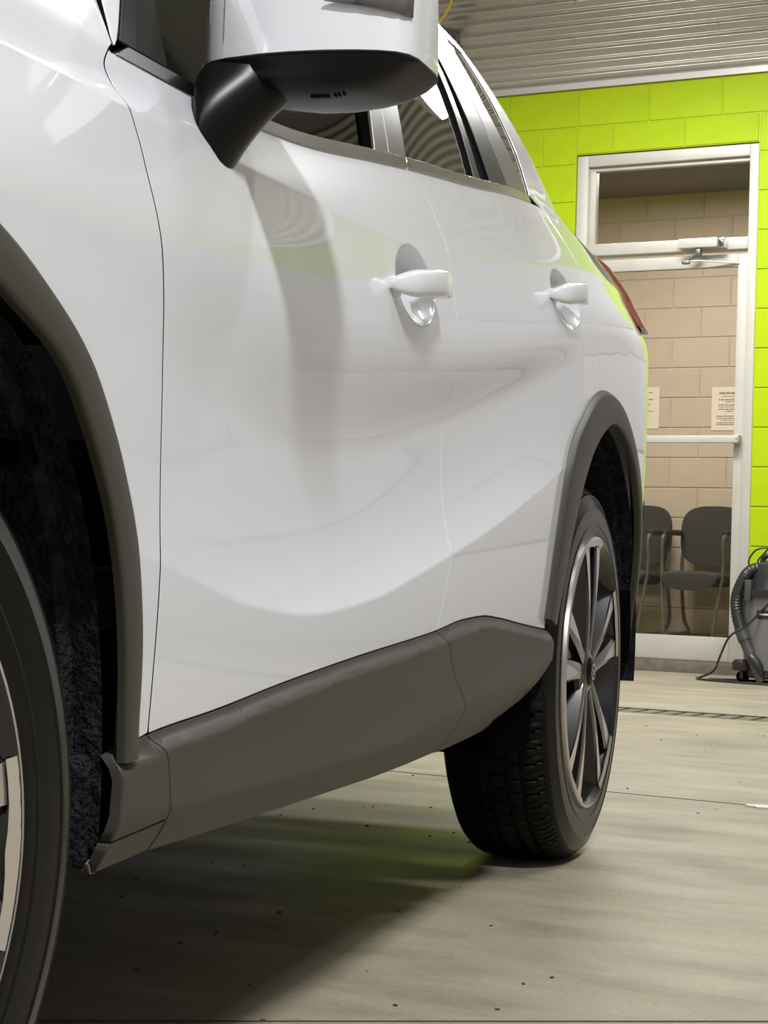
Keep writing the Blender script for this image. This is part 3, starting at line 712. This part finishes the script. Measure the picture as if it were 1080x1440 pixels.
# ------------------------------------------------------------------ door mirror
def mirror(side):
    root = None
    ys = np.array([.068, .062, .050, .030, -.012, -.045, -.080, -.112, -.134, -.150, -.160, -.164])
    full = np.array([.30, .62, .86, .95, 1, 1, 1, .985, .94, .83, .62, .30])
    zt = .16*full**.6; zlow = np.array([1.073, 1.068, 1.064, 1.060, 1.052, 1.047, 1.047, 1.052, 1.059, 1.069, 1.079, 1.086])
    ZS = 1.088
    fl = lambda b: (WID - b) if side else b
    def sec(i, part):
        y = float(ys[i]); f = float(full[i]); cx = .815 + .02*(abs(y + .055)/.11)**2; a = .075*f**.5
        top = ZS + float(zt[i]); bot = float(zlow[i]); pts = []
        for q in np.linspace(0, PI, 17):
            c_, s_ = math.cos(q), math.sin(q); X = cx - a*math.copysign(abs(c_)**.55, c_)*(1 if c_ > 0 else .75)
            if part == 'cap': pts.append((X, fl(y), ZS + (top - ZS)*abs(s_)**.6))
            else: pts.append((X + .0, fl(y), ZS - .0035 - (ZS - .0035 - bot)*abs(s_)**.55))
        return pts
    hs = loft('side_mirror', [sec(i, 'low') for i in range(len(ys))], True, True, .9)
    h = link('side_mirror', hs, car, ['black'])
    cp = loft('mirror_cap', [sec(i, 'cap') for i in range(len(ys))], True, True, .9)
    link('mirror_cap', cp, h, ['paint'])
    seam = []
    for yy in (.0335, .0328):
        f = float(np.interp(-yy, -ys, full)); cx = .815 + .02*(abs(yy + .055)/.11)**2; a = .075*f**.5; top = ZS + float(np.interp(-yy, -ys, zt))
        seam.append([(cx - (a + .0006)*math.cos(q)**.55, fl(yy), ZS + .001 + (top - ZS)*math.sin(q)**.6) for q in np.linspace(.02, 1.45, 14)])
    link('cap_seam', fix(mesh('cap_seam', seam[0] + seam[1], [(k, k+1, 15+k, 14+k) for k in range(13)]), 0), h, ['gap'])
    L_ = []
    for k, yy in enumerate(list(S(-.058, -.076, 7)) + [-.083, -.087, -.092]):
        f = 1; a = .075; cx = .815 + .02*(abs(yy + .055)/.11)**2; bot = float(np.interp(-yy, -ys, zlow)); X = cx - a*.36**.55; z = ZS - .0035 - (ZS - .0035 - bot)*.933**.55
        L_.append((X - .004, X + .002, min(fl(yy), fl(yy - .0018)), max(fl(yy), fl(yy - .0018)), z - .0012, z + .0012))
    link('moulded_print', boxes('moulded_print', L_), h, ['gap'])
    # arm from the door
    rings = []
    bc, tc_ = Vector((.742, .034, .981)), Vector((.795, .012, 1.078))
    for t in S(0, 1, 11):
        e = t; c_ = bc.lerp(tc_, t) + Vector((-.014*math.sin(PI*t), .004*math.sin(PI*t), 0)); waist = 1
        A0 = Vector((.026, 0, -.024)).lerp(Vector((.020, -.052, -.006)), e)*waist
        B0 = Vector((.034, 0, .020)).lerp(Vector((.048, .012, 0)), e)*waist
        ring = []
        for q in np.linspace(0, 2*PI, 28, endpoint=False):
            p = c_ + A0*math.cos(q) + B0*math.sin(q)
            ring.append((p.x, fl(p.y), p.z))
        rings.append(ring)
    link('mirror_arm', loft('mirror_arm', rings, True, True, .9), h, ['black'])
    # repeater let into the cap
    V, F = [], []
    n = 14
    for i, y in enumerate(S(-.080, -.161, n)):
        k = i/(n-1); f = float(np.interp(-y, -ys, full)); cx = .815 + .02*(abs(y + .055)/.11)**2; a = .075*f**.5 + .0015
        zl_ = 1.136 - .012*k; zh = zl_ + .030*min(1, k*1.3)
        for z in (zl_, zh):
            s_ = min(1, max(0, (z - ZS)/(float(np.interp(-y, -ys, zt))))**(1/.6)); c_ = math.sqrt(max(0, 1 - s_*s_))
            V.append((cx - a*c_**.55 - .001, fl(y), z))
    for i in range(n-1): F.append((2*i, 2*i+1, 2*i+3, 2*i+2))
    me = mesh('turn_signal', V, F, True); bm = bmesh.new(); bm.from_mesh(me); bmesh.ops.recalc_face_normals(bm, faces=bm.faces); bmesh.ops.solidify(bm, geom=bm.faces[:], thickness=.002); bm.to_mesh(me); bm.free()
    link('turn_signal', me, h, ['clearlens'])
    me = boxm('mirror_glass', .868, .872, min(fl(.04), fl(-.14)), max(fl(.04), fl(-.14)), 1.065, 1.225, .001); link('mirror_glass', me, h, ['chrome'])
mirror(0); mirror(1)
bm = bmesh.new(); bmesh.ops.create_icosphere(bm, subdivisions=1, radius=.008)
for v in bm.verts: v.co += Vector((random.uniform(-1, 1), random.uniform(-1, 1), random.uniform(-1, 1)))*.0035
me = bpy.data.meshes.new('scuffed_corner'); bm.to_mesh(me); bm.free(); link('scuffed_corner', me, PL['fender'], ['curb'], (.489, .026, .304))
# ------------------------------------------------------------------ room
XR, XL, YF = 4.6, -7.0, -5.5
def st(o): o['kind'] = 'structure'; return o
DRX0, DRX1, DRY0, DRY1 = -6.0, 4.3, 0, 0
dY = W(0, 0, 0).y
DC = C2W(6.43, .35, 0).y                                # drain line, parallel to the back wall
FLY0, FLY1 = DC - .115, DC + .115
def slab(x0, x1, y0, y1): return (x0, x1, y0, y1, -.12, 0)
floor = st(link('floor', boxes('floor', [slab(XL - .3, XR + .3, YF - .3, FLY0), slab(XL - .3, XR + .3, FLY1, WALLY + .22), (XL, XR, FLY0, FLY1, -.3, -.20)]), None, ['concrete']))
# saw-cut joints
ja = C2W(3.798, .161, 0); jb = C2W(3.708, -.218, 0)
def joint(p, q, w=.004):
    d = (q - p).normalized(); nrm = Vector((-d.y, d.x, 0))*w/2; p2, q2 = p - d*3.0, q + d*3.0
    V = [tuple(v) for v in (p2 - nrm, q2 - nrm, q2 + nrm, p2 + nrm)]
    V = [(x, y, .0012) for x, y, z in V] + [(x, y, -.01) for x, y, z in V]
    o = link('saw_cut', mesh('saw_cut', V, BOXF), floor, ['pit']); return o
joint(ja, jb); joint(C2W(1.363, -.228, 0), C2W(1.469, -.465, 0))
# trench drain
drain = empty('trench_drain', (XL/2, DC, 0)); tag(drain, 'narrow iron trench drain running across the floor behind the car', 'drain')
link('drain_frame', boxes('drain_frame', [(-4, 6.5, -.115, -.098, -.04, .001), (-4, 6.5, .098, .115, -.04, .001), (-4, 6.5, -.115, .115, -.2, -.19)]), drain, ['iron'])
bar_me = boxm('grate_bar', -.030, .030, -.098, .098, -.03, -.002, .002, 1); bar_me.materials.append(M['iron'])
for i in range(105):
    o = bpy.data.objects.new('grate_bar', bar_me); COL.objects.link(o); o.parent = drain; o.location = (-3.6 + i*.078, 0, 0)

# back wall of lime blocks with a door opening
C8, C16, ZTOP = .2032, .4064, 2.8985
OP0, OP1, OPZ = -1.515, -.498, 2.748
core = [(-5.2, OP0, .03, .19, 0, 4.4), (OP1, 6.35, .03, .19, 0, 4.4), (OP0, OP1, .03, .19, OPZ, 4.4), (OP0 , OP1, .06, .19, 0, .045)]
wallb = st(link('wall_back', boxes('wall_back', [(WALLX + a, WALLX + b, WALLY + .006 + c, WALLY + d, e, f) for a, b, c, d, e, f in [(x0, x1, 0 if i < 3 else .02, .19, z0, z1) for i, (x0, x1, _, _, z0, z1) in enumerate(core)]]), None, ['greenjoint']))
blk_cache = {}
def block(s0, s1, z0, z1, d0, d1, matn, parent, nm='block'):
    key = (round(s1-s0, 3), round(z1-z0, 3), matn)
    if key not in blk_cache:
        w, h_ = (s1-s0)/2 - .003, (z1-z0)/2 - .003
        me = boxm(nm, -w, w, -(d1-d0)/2, (d1-d0)/2, -h_, h_, .0035, 1); me.materials.append(M[matn]); blk_cache[key] = me
    o = bpy.data.objects.new(nm, blk_cache[key]); COL.objects.link(o); o.parent = parent
    o.location = W((s0+s1)/2, (d0+d1)/2, (z0+z1)/2); return o
far_blocks = []
course = [(ZTOP, 3.1017)] + [(ZTOP - (k+1)*C8, ZTOP - k*C8) for k in range(15)]
for r, (z0, z1) in enumerate(course):
    z0 = max(z0, 0.0)
    if z1 - z0 < .02: continue
    o0 = -1.918 if r % 2 == 0 else -1.918 + C8
    for i in range(-9, 21):
        s0, s1 = o0 + i*C16, o0 + (i+1)*C16
        segs = [(s0, s1)]
        if z0 < OPZ - .01:
            segs = [(a, b) for a, b in ((s0, min(s1, OP0)), (max(s0, OP1), s1)) if b - a > .03]
            if z1 > OPZ + .03: segs += [(a, b) for a, b in ((max(s0, OP0), min(s1, OP1)),) if b - a > .03]
        for a, b in segs:
            zz0 = z0
            if a > OP0 - .001 and b < OP1 + .001 and z0 < OPZ: zz0 = OPZ
            if -2.75 < a < .75: block(a, b, zz0, z1, 0, .05, 'green', wallb)
            else: far_blocks.append((a, b, zz0, z1))
for (a, b) in ((OP0, -1.308), (-1.308, -.902), (-.902, OP1)):
    pass
V, F = [], []
fb = link('far_block', boxes('far_block', [(WALLX + a + .003, WALLX + b - .003, WALLY, WALLY + .05, z0 + .003, z1 - .003) for a, b, z0, z1 in far_blocks], .0035), wallb, ['green']); fb['kind'] = 'stuff'
# flashing and horizontal corrugated siding above the blocks
st(link('trim_1', loft('trim_1', [[(x, WALLY + d, z) for d, z in ((.004, 3.1025), (-.018, 3.103), (-.020, 3.135), (-.012, 3.143), (.004, 3.143))] for x in (WALLX - 5.2, WALLX + 6.35)], True, True, .3), None, ['flash']))
pitch = .0678; zs = np.arange(3.140, CEIL + .001, pitch/10)
V, F = [], []
for x in (WALLX - 5.2, WALLX + 6.35):
    for z in zs: V.append((x, WALLY - .006 - .0110*math.cos(2*PI*(z - 3.140)/pitch + PI), z))
n = len(zs)
for j in range(n - 1): F.append((j, n + j, n + j + 1, j + 1))
sid = st(link('wall_back_siding', fix(mesh('wall_back_siding', V, F, True), 0), None, ['steel']))
scr = lathe('screw', [(0, -.006), (.004, -.006), (.006, -.002), (.0075, -.001), (.0075, .002)], 8); scr.materials.append(M['flash'])
for k, z in enumerate((3.148, 3.148 + 3*pitch, 3.148 + 6*pitch)):
    for s0 in (-1.54, -.727, .09, -2.35):
        o = bpy.data.objects.new('screw', scr); COL.objects.link(o); o.parent = sid; o.location = (WALLX + s0, WALLY - .017, z + .02)

# other walls and the ceiling
st(link('wall_right', boxm('wall_right', XR, XR + .2, YF, WALLY + .2, 0, CEIL), None, ['off']))
st(link('wall_left', boxm('wall_left', XL - .2, XL, YF, WALLY + .2, 0, CEIL), None, ['off']))
st(link('wall_front', boxm('wall_front', XL - .2, XR + .2, YF - .2, YF, 0, CEIL), None, ['off']))
st(link('ceiling', boxm('ceiling', XL - .2, XR + .2, YF - .2, WALLY + .2, CEIL, CEIL + .15), None, ['ceil']))
# unseen grey panel added further right to shape the paint's reflections
g0, g1 = .02, 5.6
d2 = st(link('reflection_panel', boxm('reflection_panel', WALLX + g0, WALLX + g1, WALLY - .045, WALLY + .0, 0, 2.75), None, ['greywall']))
for k in range(5):
    link('added_panel_slat', boxm('added_panel_slat', WALLX + g0 + .03, WALLX + g1 - .03, WALLY - .06, WALLY - .045, .03 + k*.545, .03 + k*.545 + .525, .006), d2, ['greywall'])

d3 = st(link('bounce_panel', boxm('bounce_panel', WALLX - 5.1, WALLX - 2.9, WALLY - .045, WALLY, 0, 2.75), None, ['greywall']))  # unseen grey panel added to cut the green bounce under the car
for k in range(5):
    link('added_panel_slat', boxm('added_panel_slat', WALLX - 5.07, WALLX - 2.93, WALLY - .06, WALLY - .045, .03 + k*.545, .03 + k*.545 + .525, .006), d3, ['greywall'])
# housings of the unseen ceiling lamps, most of them added for their light
LAMP_LABELS = ['white ceiling strip light above the aisle beside the front wheel', 'unseen white ceiling strip light added above the aisle beside the rear wheel', 'unseen white ceiling strip light added above the floor drain on the door side', '',
    'unseen white ceiling strip light added above the far flank of the car', 'unseen white ceiling strip light added above the floor drain on the far side of the car', 'unseen white ceiling strip light added ahead of the car on its far side', 'unseen white ceiling strip light added ahead of the car on the aisle side']
for i, (a, b, sx, sy, p) in enumerate(LAMPS):
    c = C2W(a, b, 0); top = HUNG if a > 7 else CEIL; r = empty('unseen_ceiling_lamp', (c.x, c.y, top - .002))
    if a > 7:
        tag(r, 'white strip light hung on two rods near the corrugated siding', 'lamp')
        for q in (-1, 1): link('hanger_rod', boxes('hanger_rod', [(q*.5 - .006, q*.5 + .006, -.006, .006, -.01, CEIL - HUNG + .002)]), r, ['housing'])
    else: tag(r, LAMP_LABELS[i], 'lamp', 'workshop ceiling lights')
    hx, hy = sx/2 + .02, sy/2 + .02
    link('housing', boxes('housing', [(-hx, hx, -hy, hy, -.05, 0), (-hx, hx, -hy, -hy + .015, -.11, -.05), (-hx, hx, hy - .015, hy, -.11, -.05), (-hx, -hx + .015, -hy, hy, -.11, -.05), (hx - .015, hx, -hy, hy, -.11, -.05)]), r, ['housing'])

# ------------------------------------------------------------------ glazed door and transom
door = st(empty('door_1', W((OP0 + OP1)/2, .03, .06)))
def dbox(nm, s0, s1, d0, d1, z0, z1, mt, bev=.004, par=None):
    c = W((OP0 + OP1)/2, .03, .06); p0, p1 = W(s0, d0, z0) - c, W(s1, d1, z1) - c
    return link(nm, boxm(nm, p0.x, p1.x, p0.y, p1.y, p0.z, p1.z, bev, 2), par or door, [mt])
dbox('door_jamb', -1.511, -1.448, .015, .12, .058, 2.742, 'alu'); dbox('door_jamb', -.549, -.502, .015, .12, .058, 2.742, 'alu')
dbox('door_head', -1.448, -.549, .015, .12, 2.682, 2.742, 'alu')
dbox('glazing_bead', -1.448, -.549, .045, .09, 2.660, 2.682, 'alu', .002); dbox('glazing_bead', -1.448, -1.415, .045, .09, 2.266, 2.660, 'alu', .002)
dbox('transom_bar', -1.448, -.549, .012, .12, 2.200, 2.262, 'alu')
dbox('transom_glass', -1.415, -.549, .062, .068, 2.262, 2.660, 'doorglass', 0)
L_ = dbox('door_leaf', -1.446, -1.36, .035, .08, .066, 2.178, 'alu')
dbox('stile', -.606, -.551, .035, .08, .066, 2.178, 'alu'); dbox('top_rail', -1.36, -.606, .035, .08, 2.113, 2.178, 'alu'); dbox('bottom_rail', -1.36, -.606, .035, .08, .066, .190, 'alu')
dbox('door_glass', -1.36, -.606, .055, .061, .190, 2.113, 'doorglass', 0)
dbox('push_bar', -1.42, -.560, -.035, -.003, 1.194, 1.233, 'alu', .006); dbox('bar_bracket', -.60, -.562, -.003, .036, 1.190, 1.237, 'alu', .004); dbox('bar_bracket', -1.42, -1.37, -.003, .036, 1.190, 1.237, 'alu', .004)
dbox('bar_screw', -.571, -.565, -.0365, -.034, 1.211, 1.217, 'gap', .001)
# closer
cl = dbox('door_closer', -.905, -.690, -.055, .012, 2.206, 2.256, 'alu', .008)
dbox('closer_end', -.690, -.655, -.050, .012, 2.204, 2.254, 'chrome', .006)
dbox('closer_spindle', -.812, -.786, -.040, -.010, 2.166, 2.206, 'disc', .004)
c0 = W((OP0 + OP1)/2, .03, .06)
link('closer_arm', tube('closer_arm', [W(-.80, -.025, 2.185) - c0, W(-.86, -.035, 2.140) - c0], .010, 8), door, ['disc'])
link('closer_arm', tube('closer_arm', [W(-.87, -.04, 2.138) - c0, W(-.80, -.02, 2.142) - c0, W(-.60, .03, 2.128) - c0], .005, 8), door, ['alu'])
dbox('arm_shoe', -.885, -.845, -.045, -.02, 2.125, 2.142, 'disc', .003)
st(link('trim_2', boxm('trim_2', WALLX + OP0 - .0, WALLX + OP1 + .0, WALLY - .006, WALLY + .19, 0, .058, .004), None, ['curb']))
# small wall fixture and yellow hose
fx = empty('wall_fixture', W(-2.30, -.015, 3.44)); tag(fx, 'small dark grey cylinder mounted on the corrugated siding above the car roof', 'fixture')
link('body', lathe('body', [(0, -.16), (.045, -.16), (.055, -.15), (.055, -.02), (.07, -.015), (.07, .0), (0, 0)], 28), fx, ['fixture'])
link('dark_ring', lathe('dark_ring', [(.0555, -.15), (.058, -.148), (.058, -.128), (.0555, -.125)], 28), fx, ['black'])
hp = [W(-2.42, -.35, CEIL - .01), W(-2.34, -.35, 4.0), W(-2.13, -.35, 3.62), W(-2.22, -.34, 3.40), W(-2.40, -.3, 3.27), W(-2.55, -.06, 3.22)]
hp = [W(-2.12, -.20, CEIL - .01), W(-2.13, -.20, 3.9), W(-2.195, -.20, 3.60), W(-2.285, -.20, 3.47), W(-2.42, -.20, 3.32), W(-2.6, -.02, 3.26)]
tag(link('air_hose', tube('air_hose', spline(hp, 8), .0085, 8), None, ['yellow']), 'yellow hose hanging in front of the corrugated siding above the car', 'hose')

# ------------------------------------------------------------------ waiting room behind the glass
RY = 2.9
rz0, rz1 = .09, 3.07
st(link('floor_waiting_room', boxm('floor_waiting_room', WALLX - 4, WALLX + 1.2, WALLY + .19, WALLY + RY + .2, -.1, rz0), None, ['roomfloor']))
st(link('ceiling_waiting_room', boxm('ceiling_waiting_room', WALLX - 4, WALLX + 1.2, WALLY + .19, WALLY + RY + .2, rz1, rz1 + .1), None, ['roomceil']))
st(link('wall_waiting_left', boxm('wall_waiting_left', WALLX - 4.1, WALLX - 4, WALLY + .19, WALLY + RY + .2, 0, rz1), None, ['beige']))
st(link('wall_waiting_right', boxm('wall_waiting_right', WALLX + 1.2, WALLX + 1.3, WALLY + .19, WALLY + RY + .2, 0, rz1), None, ['beige']))
wr = st(link('wall_waiting_back', boxm('wall_waiting_back', WALLX - 4, WALLX + 1.2, WALLY + RY + .006, WALLY + RY + .2, 0, rz1), None, ['beigejoint']))
zrow = [0.055 + k*C8 for k in range(16)]
JO = -2.02
stuffb = []
for k, z0 in enumerate(zrow):
    z1 = min(z0 + C8, rz1); z0 = max(z0, rz0)
    o0 = JO + (0 if k % 2 else C8)
    for i in range(-6, 9):
        a, b = o0 + i*C16, o0 + (i+1)*C16
        if b > 1.19 or a < -3.98: continue
        if -3.0 < a < -.9: block(a, b, z0, z1, RY, RY + .05, 'beige', wr)
        else: stuffb.append((WALLX + a + .003, WALLX + b - .003, WALLY + RY, WALLY + RY + .05, z0 + .003, z1 - .003))
o = link('far_block', boxes('far_block', stuffb, .0035), wr, ['beige']); o['kind'] = 'stuff'
# notices
def notice(nm, s0, s1, z0, z1, lines, label):
    r = link(nm, boxm(nm, -(s1-s0)/2, (s1-s0)/2, -.001, .001, 0, z1-z0), None, ['paper'], W((s0+s1)/2, RY - .003, z0))
    tag(r, label, 'notice')
    L = []
    for (f0, f1, zt, th) in lines:
        x = -(s1-s0)/2 + (s1-s0)*f0; x1 = -(s1-s0)/2 + (s1-s0)*f1; z = (z1-z0)*(1-zt)
        k = 0
        while x < x1 - .004:                               # word-sized dashes
            w = (.012, .020, .009, .016)[k % 4]; xe = min(x + w, x1); L.append((x, xe, -.0016, -.001, z - th, z)); x = xe + .004; k += 1
    o = link('print', boxes('print', L), r, ['ink']); o['kind'] = 'stuff'
notice('notice', -2.318, -2.102, 1.473, 1.755, [(.12, .80, .12, .006), (.46, .56, .16, .006), (.12, .80, .28, .008), (.48, .60, .33, .006), (.14, .74, .39, .004), (.14, .74, .43, .005), (.14, .64, .49, .004), (.14, .80, .57, .005), (.14, .60, .61, .004), (.14, .64, .68, .005), (.14, .66, .77, .005), (.14, .62, .83, .004), (.14, .60, .88, .003)],
       'white printed sheet of left-aligned lines on the beige wall, beside the car')
notice('notice', -1.728, -1.512, 1.458, 1.750, [(.24, .84, .12, .014), (.32, .80, .21, .006), (.22, .88, .28, .008), (.44, .72, .33, .006), (.22, .88, .40, .007), (.22, .86, .45, .005), (.22, .88, .50, .007), (.46, .72, .55, .006), (.16, .90, .66, .007), (.16, .90, .71, .006), (.30, .76, .755, .005), (.18, .86, .81, .006), (.18, .86, .85, .007)],
       'white printed sheet of centred lines on the beige wall, partly behind the door stile')
# chairs
def chair(loc, label):
    c = empty('waiting_chair', loc, 0); tag(c, label, 'chair', 'waiting room chairs')
    # local: x across, y towards the wall, z up ; front faces -y
    V, F = [], []; nu, nv = 15, 15
    def backpt(u, v, back):
        a = u*2 - 1; b = v*2 - 1                       # superellipse outline
        k = max(abs(a), abs(b), 1e-6); rr_ = max(.2, (abs(a)**3.2 + abs(b)**3.2)**(1/3.2)/k)
        x = .218*a/rr_; z = .655 + .20*b/rr_
        return (x, .20 + .05*(z - .5) + .035*(x/.218)**2*-1 + (.035 if back else 0), z)
    for s_ in (0, 1):
        for i in range(nu):
            for j in range(nv): V.append(backpt(i/(nu-1), j/(nv-1), s_))
    for s_ in (0, 1):
        for i in range(nu-1):
            for j in range(nv-1):
                q = (s_*nu*nv + i*nv + j, s_*nu*nv + (i+1)*nv + j, s_*nu*nv + (i+1)*nv + j + 1, s_*nu*nv + i*nv + j + 1); F.append(q)
    ring = [i*nv for i in range(nu)] + [(nu-1)*nv + j for j in range(1, nv)] + [i*nv + nv-1 for i in range(nu-2, -1, -1)] + [j for j in range(nv-2, 0, -1)]
    for a_, b_ in zip(ring, ring[1:] + ring[:1]): F.append((a_, b_, b_ + nu*nv, a_ + nu*nv))
    link('backrest', fix(mesh('backrest', V, F, True), 0, 2, .8), c, ['chairfab'])
    V, F = [], []
    rings = []
    for y, w, zt in ((-.27, .16, .39), (-.265, .185, .41), (-.22, .20, .425), (0, .205, .42), (.18, .195, .415), (.21, .17, .41)):
        rings.append([(w*math.copysign(abs(math.cos(q))**.5, math.cos(q)), y, zt - .035 + .035*math.copysign(abs(math.sin(q))**.7, math.sin(q)) - (.02*(1-(math.cos(q))**2) if math.sin(q) < 0 else 0)) for q in np.linspace(0, 2*PI, 28, endpoint=False)])
    link('seat', loft('seat', rings, True, True, .9), c, ['chairfab'])
    for sx in (-1, 1):
        x = sx*.205
        pts = spline([(x, .20, .66), (x, .10, .665), (x, -.16, .655), (x, -.205, .60), (x*1.0, -.20, .42), (x*.82, -.255, .05), (x*.82, -.235, .015), (x*.82, -.18, .012), (x*.85, .20, .012), (x*.85, .245, .03), (x, .23, .12), (x, .17, .40), (x, .20, .60)], 5)
        fr = link('side_frame', tube('side_frame', pts, .0125, 8), c, ['chairfr'])
        link('arm_pad', boxm('arm_pad', x - .022, x + .022, -.17, .14, .662, .69, .010, 3), fr, ['chairfab'])
    link('seat_rail', tube('seat_rail', [(-.20, -.17, .37), (.20, -.17, .37)], .011, 8), c, ['chairfr']); link('seat_rail', tube('seat_rail', [(-.20, .19, .39), (.20, .19, .39)], .011, 8), c, ['chairfr'])
    return c
chair(W(-1.63, 2.52, rz0), 'dark grey padded armchair with curved back seen through the door glass beside the door stile')
chair(W(-2.155, 2.56, rz0), 'dark grey padded armchair behind the door glass mostly hidden by the car')

# ------------------------------------------------------------------ wet and dry vacuum
vc = W(-.165, -.40, 0); vac = empty('vacuum_cleaner', vc); tag(vac, 'grey workshop vacuum with black head and hose beside the door frame', 'vacuum cleaner')
tank = lathe('tank', [(0, .045), (.185, .045), (.20, .06), (.212, .20), (.220, .405), (.226, .41), (.226, .435), (0, .435)], 48, axis='z'); link('tank', tank, vac, ['tank']); link('tank_base', lathe('tank_base', [(0, .026), (.19, .026), (.205, .035), (.207, .066), (.2, .07), (0, .07)], 40, axis='z'), vac, ['vac'])
link('tank_rim', lathe('tank_rim', [(.222, .415), (.238, .418), (.240, .432), (.238, .452), (.215, .456)], 48, axis='z'), vac, ['vac'])
hd = link('motor_head', lathe('motor_head', [(.215, .455), (.200, .475), (.192, .52), (.178, .555), (.15, .575), (.09, .60), (0, .603)], 48, axis='z'), vac, ['vac'])
link('carry_handle', tube('carry_handle', spline([(-.13, 0, .565), (-.115, 0, .615), (0, 0, .63), (.115, 0, .615), (.13, 0, .565)], 5), .014, 8), vac, ['vac'])
link('latch', boxm('latch', -.150, -.118, -.212, -.178, .40, .50, .006), vac, ['nozzle'])
ol = link('power_label', boxm('power_label', -.030, .030, -.004, .004, -.022, .022, .004), vac, ['orange']); ol.location = (-.155, -.128, .537); ol.rotation_euler = (-.25, 0, -.88)
link('label_print', boxes('label_print', [(-.022, .022, -.0055, -.004, .003, .006), (-.020, .012, -.0055, -.004, -.008, -.005), (-.004, .020, -.0055, -.004, -.016, -.013)]), ol, ['gap'])
link('tank_badge', loft('tank_badge', [[(math.sin(t)*r_, -math.cos(t)*r_, z) for r_, z in ((.2165, .315), (.2185, .315), (.2205, .355), (.2185, .355))] for t in S(-.42, .1, 10)], True, True, .4), vac, ['vac'])
link('badge_print', loft('badge_print', [[(math.sin(t)*r_, -math.cos(t)*r_, z) for r_, z in ((.2185, .332), (.2193, .332), (.2202, .340), (.2194, .340))] for t in S(-.36, .05, 8)], True, True, .4), vac, ['paper'])
def V3(s, d, z): return W(s + .145, d, z) - vc
hose = spline([V3(-.40, -.45, .535), V3(-.43, -.52, .553), V3(-.475, -.54, .52), V3(-.515, -.55, .42), V3(-.508, -.56, .33), V3(-.478, -.57, .235)], 12)
link('hose', tube('hose', hose, .0285, 14, True, .10), vac, ['vac'])
link('hose_cuff', tube('hose_cuff', [V3(-.487, -.567, .262), V3(-.462, -.575, .205)], .033, 16), vac, ['nozzle'])
def nz(t): return .030 - .008*t if t < .75 else .024 - .004*(t-.75)*4
link('nozzle', tube('nozzle', spline([V3(-.466, -.573, .215), V3(-.43, -.58, .14), V3(-.40, -.585, .075), V3(-.372, -.59, .012)], 6), nz, 14), vac, ['nozzle'])
link('nozzle_grip', tube('nozzle_grip', spline([V3(-.425, -.600, .135), V3(-.385, -.605, .09), V3(-.365, -.605, .045)], 5), lambda t: .012 + .012*math.sin(PI*min(1, t + .15)), 10), vac, ['vac'])
for ang in (215, 325, 100, 35):
    t = math.radians(ang); p = Vector((.215*math.cos(t), .215*math.sin(t), 0)); rz = t
    b = link('caster_bracket', lathe('caster_bracket', [(0, .06), (.048, .06), (.052, .068), (.052, .10), (.04, .112), (0, .112)], 20, axis='z'), vac, ['vac'], p)
    link('caster_wheel', lathe('caster_wheel', [(0, -.016), (.024, -.016), (.029, -.012), (.029, .012), (.024, .016), (0, .016)], 20), b, ['rubber'], (0, 0, .030))
    link('caster_fork', boxes('caster_fork', [(-.008, .008, -.022, -.017, .02, .065), (-.008, .008, .017, .022, .02, .065)]), b, ['vac'])
cord = spline([V3(-.14, -.56, .485), V3(-.26, -.60, .46), V3(-.34, -.615, .385), V3(-.44, -.625, .28), V3(-.52, -.63, .225), V3(-.575, -.60, .13), V3(-.64, -.5, .05), V3(-.72, -.46, .012), V3(-.735, -.48, .007), V3(-.66, -.56, .006), V3(-.40, -.63, .006), V3(-.05, -.66, .006), V3(.3, -.62, .006)], 8)
link('power_cord', tube('power_cord', cord, .0055, 8), vac, ['vac'])
cord2 = spline([V3(-.66, -.52, .008), V3(-.52, -.44, .007), V3(-.35, -.46, .007), V3(-.1, -.5, .007), V3(.2, -.5, .007)], 8)
link('power_cord', tube('power_cord', cord2, .0055, 8), vac, ['vac'])
cord3 = spline([V3(-.475, -.50, .555), V3(-.475, -.50, .60), V3(-.44, -.50, .645), V3(-.385, -.50, .655), V3(-.40, -.50, .63), V3(-.43, -.50, .595), V3(-.43, -.50, .55)], 8)
link('cord_loop', tube('cord_loop', cord3, .0045, 8), vac, ['vac'])

# ------------------------------------------------------------------ specks on the concrete
bm = bmesh.new()
for i in range(190):
    a, b_ = random.uniform(1.2, 6), random.uniform(-2.2, .9); s_ = random.uniform(.0008, .0032)
    mtx = Matrix.Translation(C2W(a, b_, s_*.3)) @ Matrix.Rotation(random.uniform(0, 6), 4, 'Z') @ Matrix.Diagonal((s_*1.6, s_, s_*.6, 1))
    bmesh.ops.create_icosphere(bm, subdivisions=1, radius=1, matrix=mtx)
me = bpy.data.meshes.new('floor_grit'); bm.to_mesh(me); bm.free()
tag(link('floor_grit', me, None, ['grit']), 'dark dirt crumbs scattered over the concrete floor', 'grit', None, 'stuff')
fl = C2W(3.69, -.215, 0); me = None
ring = [(fl.x + .06*math.cos(t)*r_, fl.y + .03*math.sin(t)*r_) for t, r_ in zip(np.linspace(0, 2*PI, 14, endpoint=False), (1, .7, .9, .6, .95, .8, 1, .75, .9, .65, 1, .8, .9, .7))]
me = loft('paint_flake', [[(x, y, .0005) for x, y in ring], [(x, y, .004) for x, y in ring]], True, True, .5)
tag(link('paint_flake', me, None, ['white']), 'thin whitish flake lying on the floor joint', 'flake')
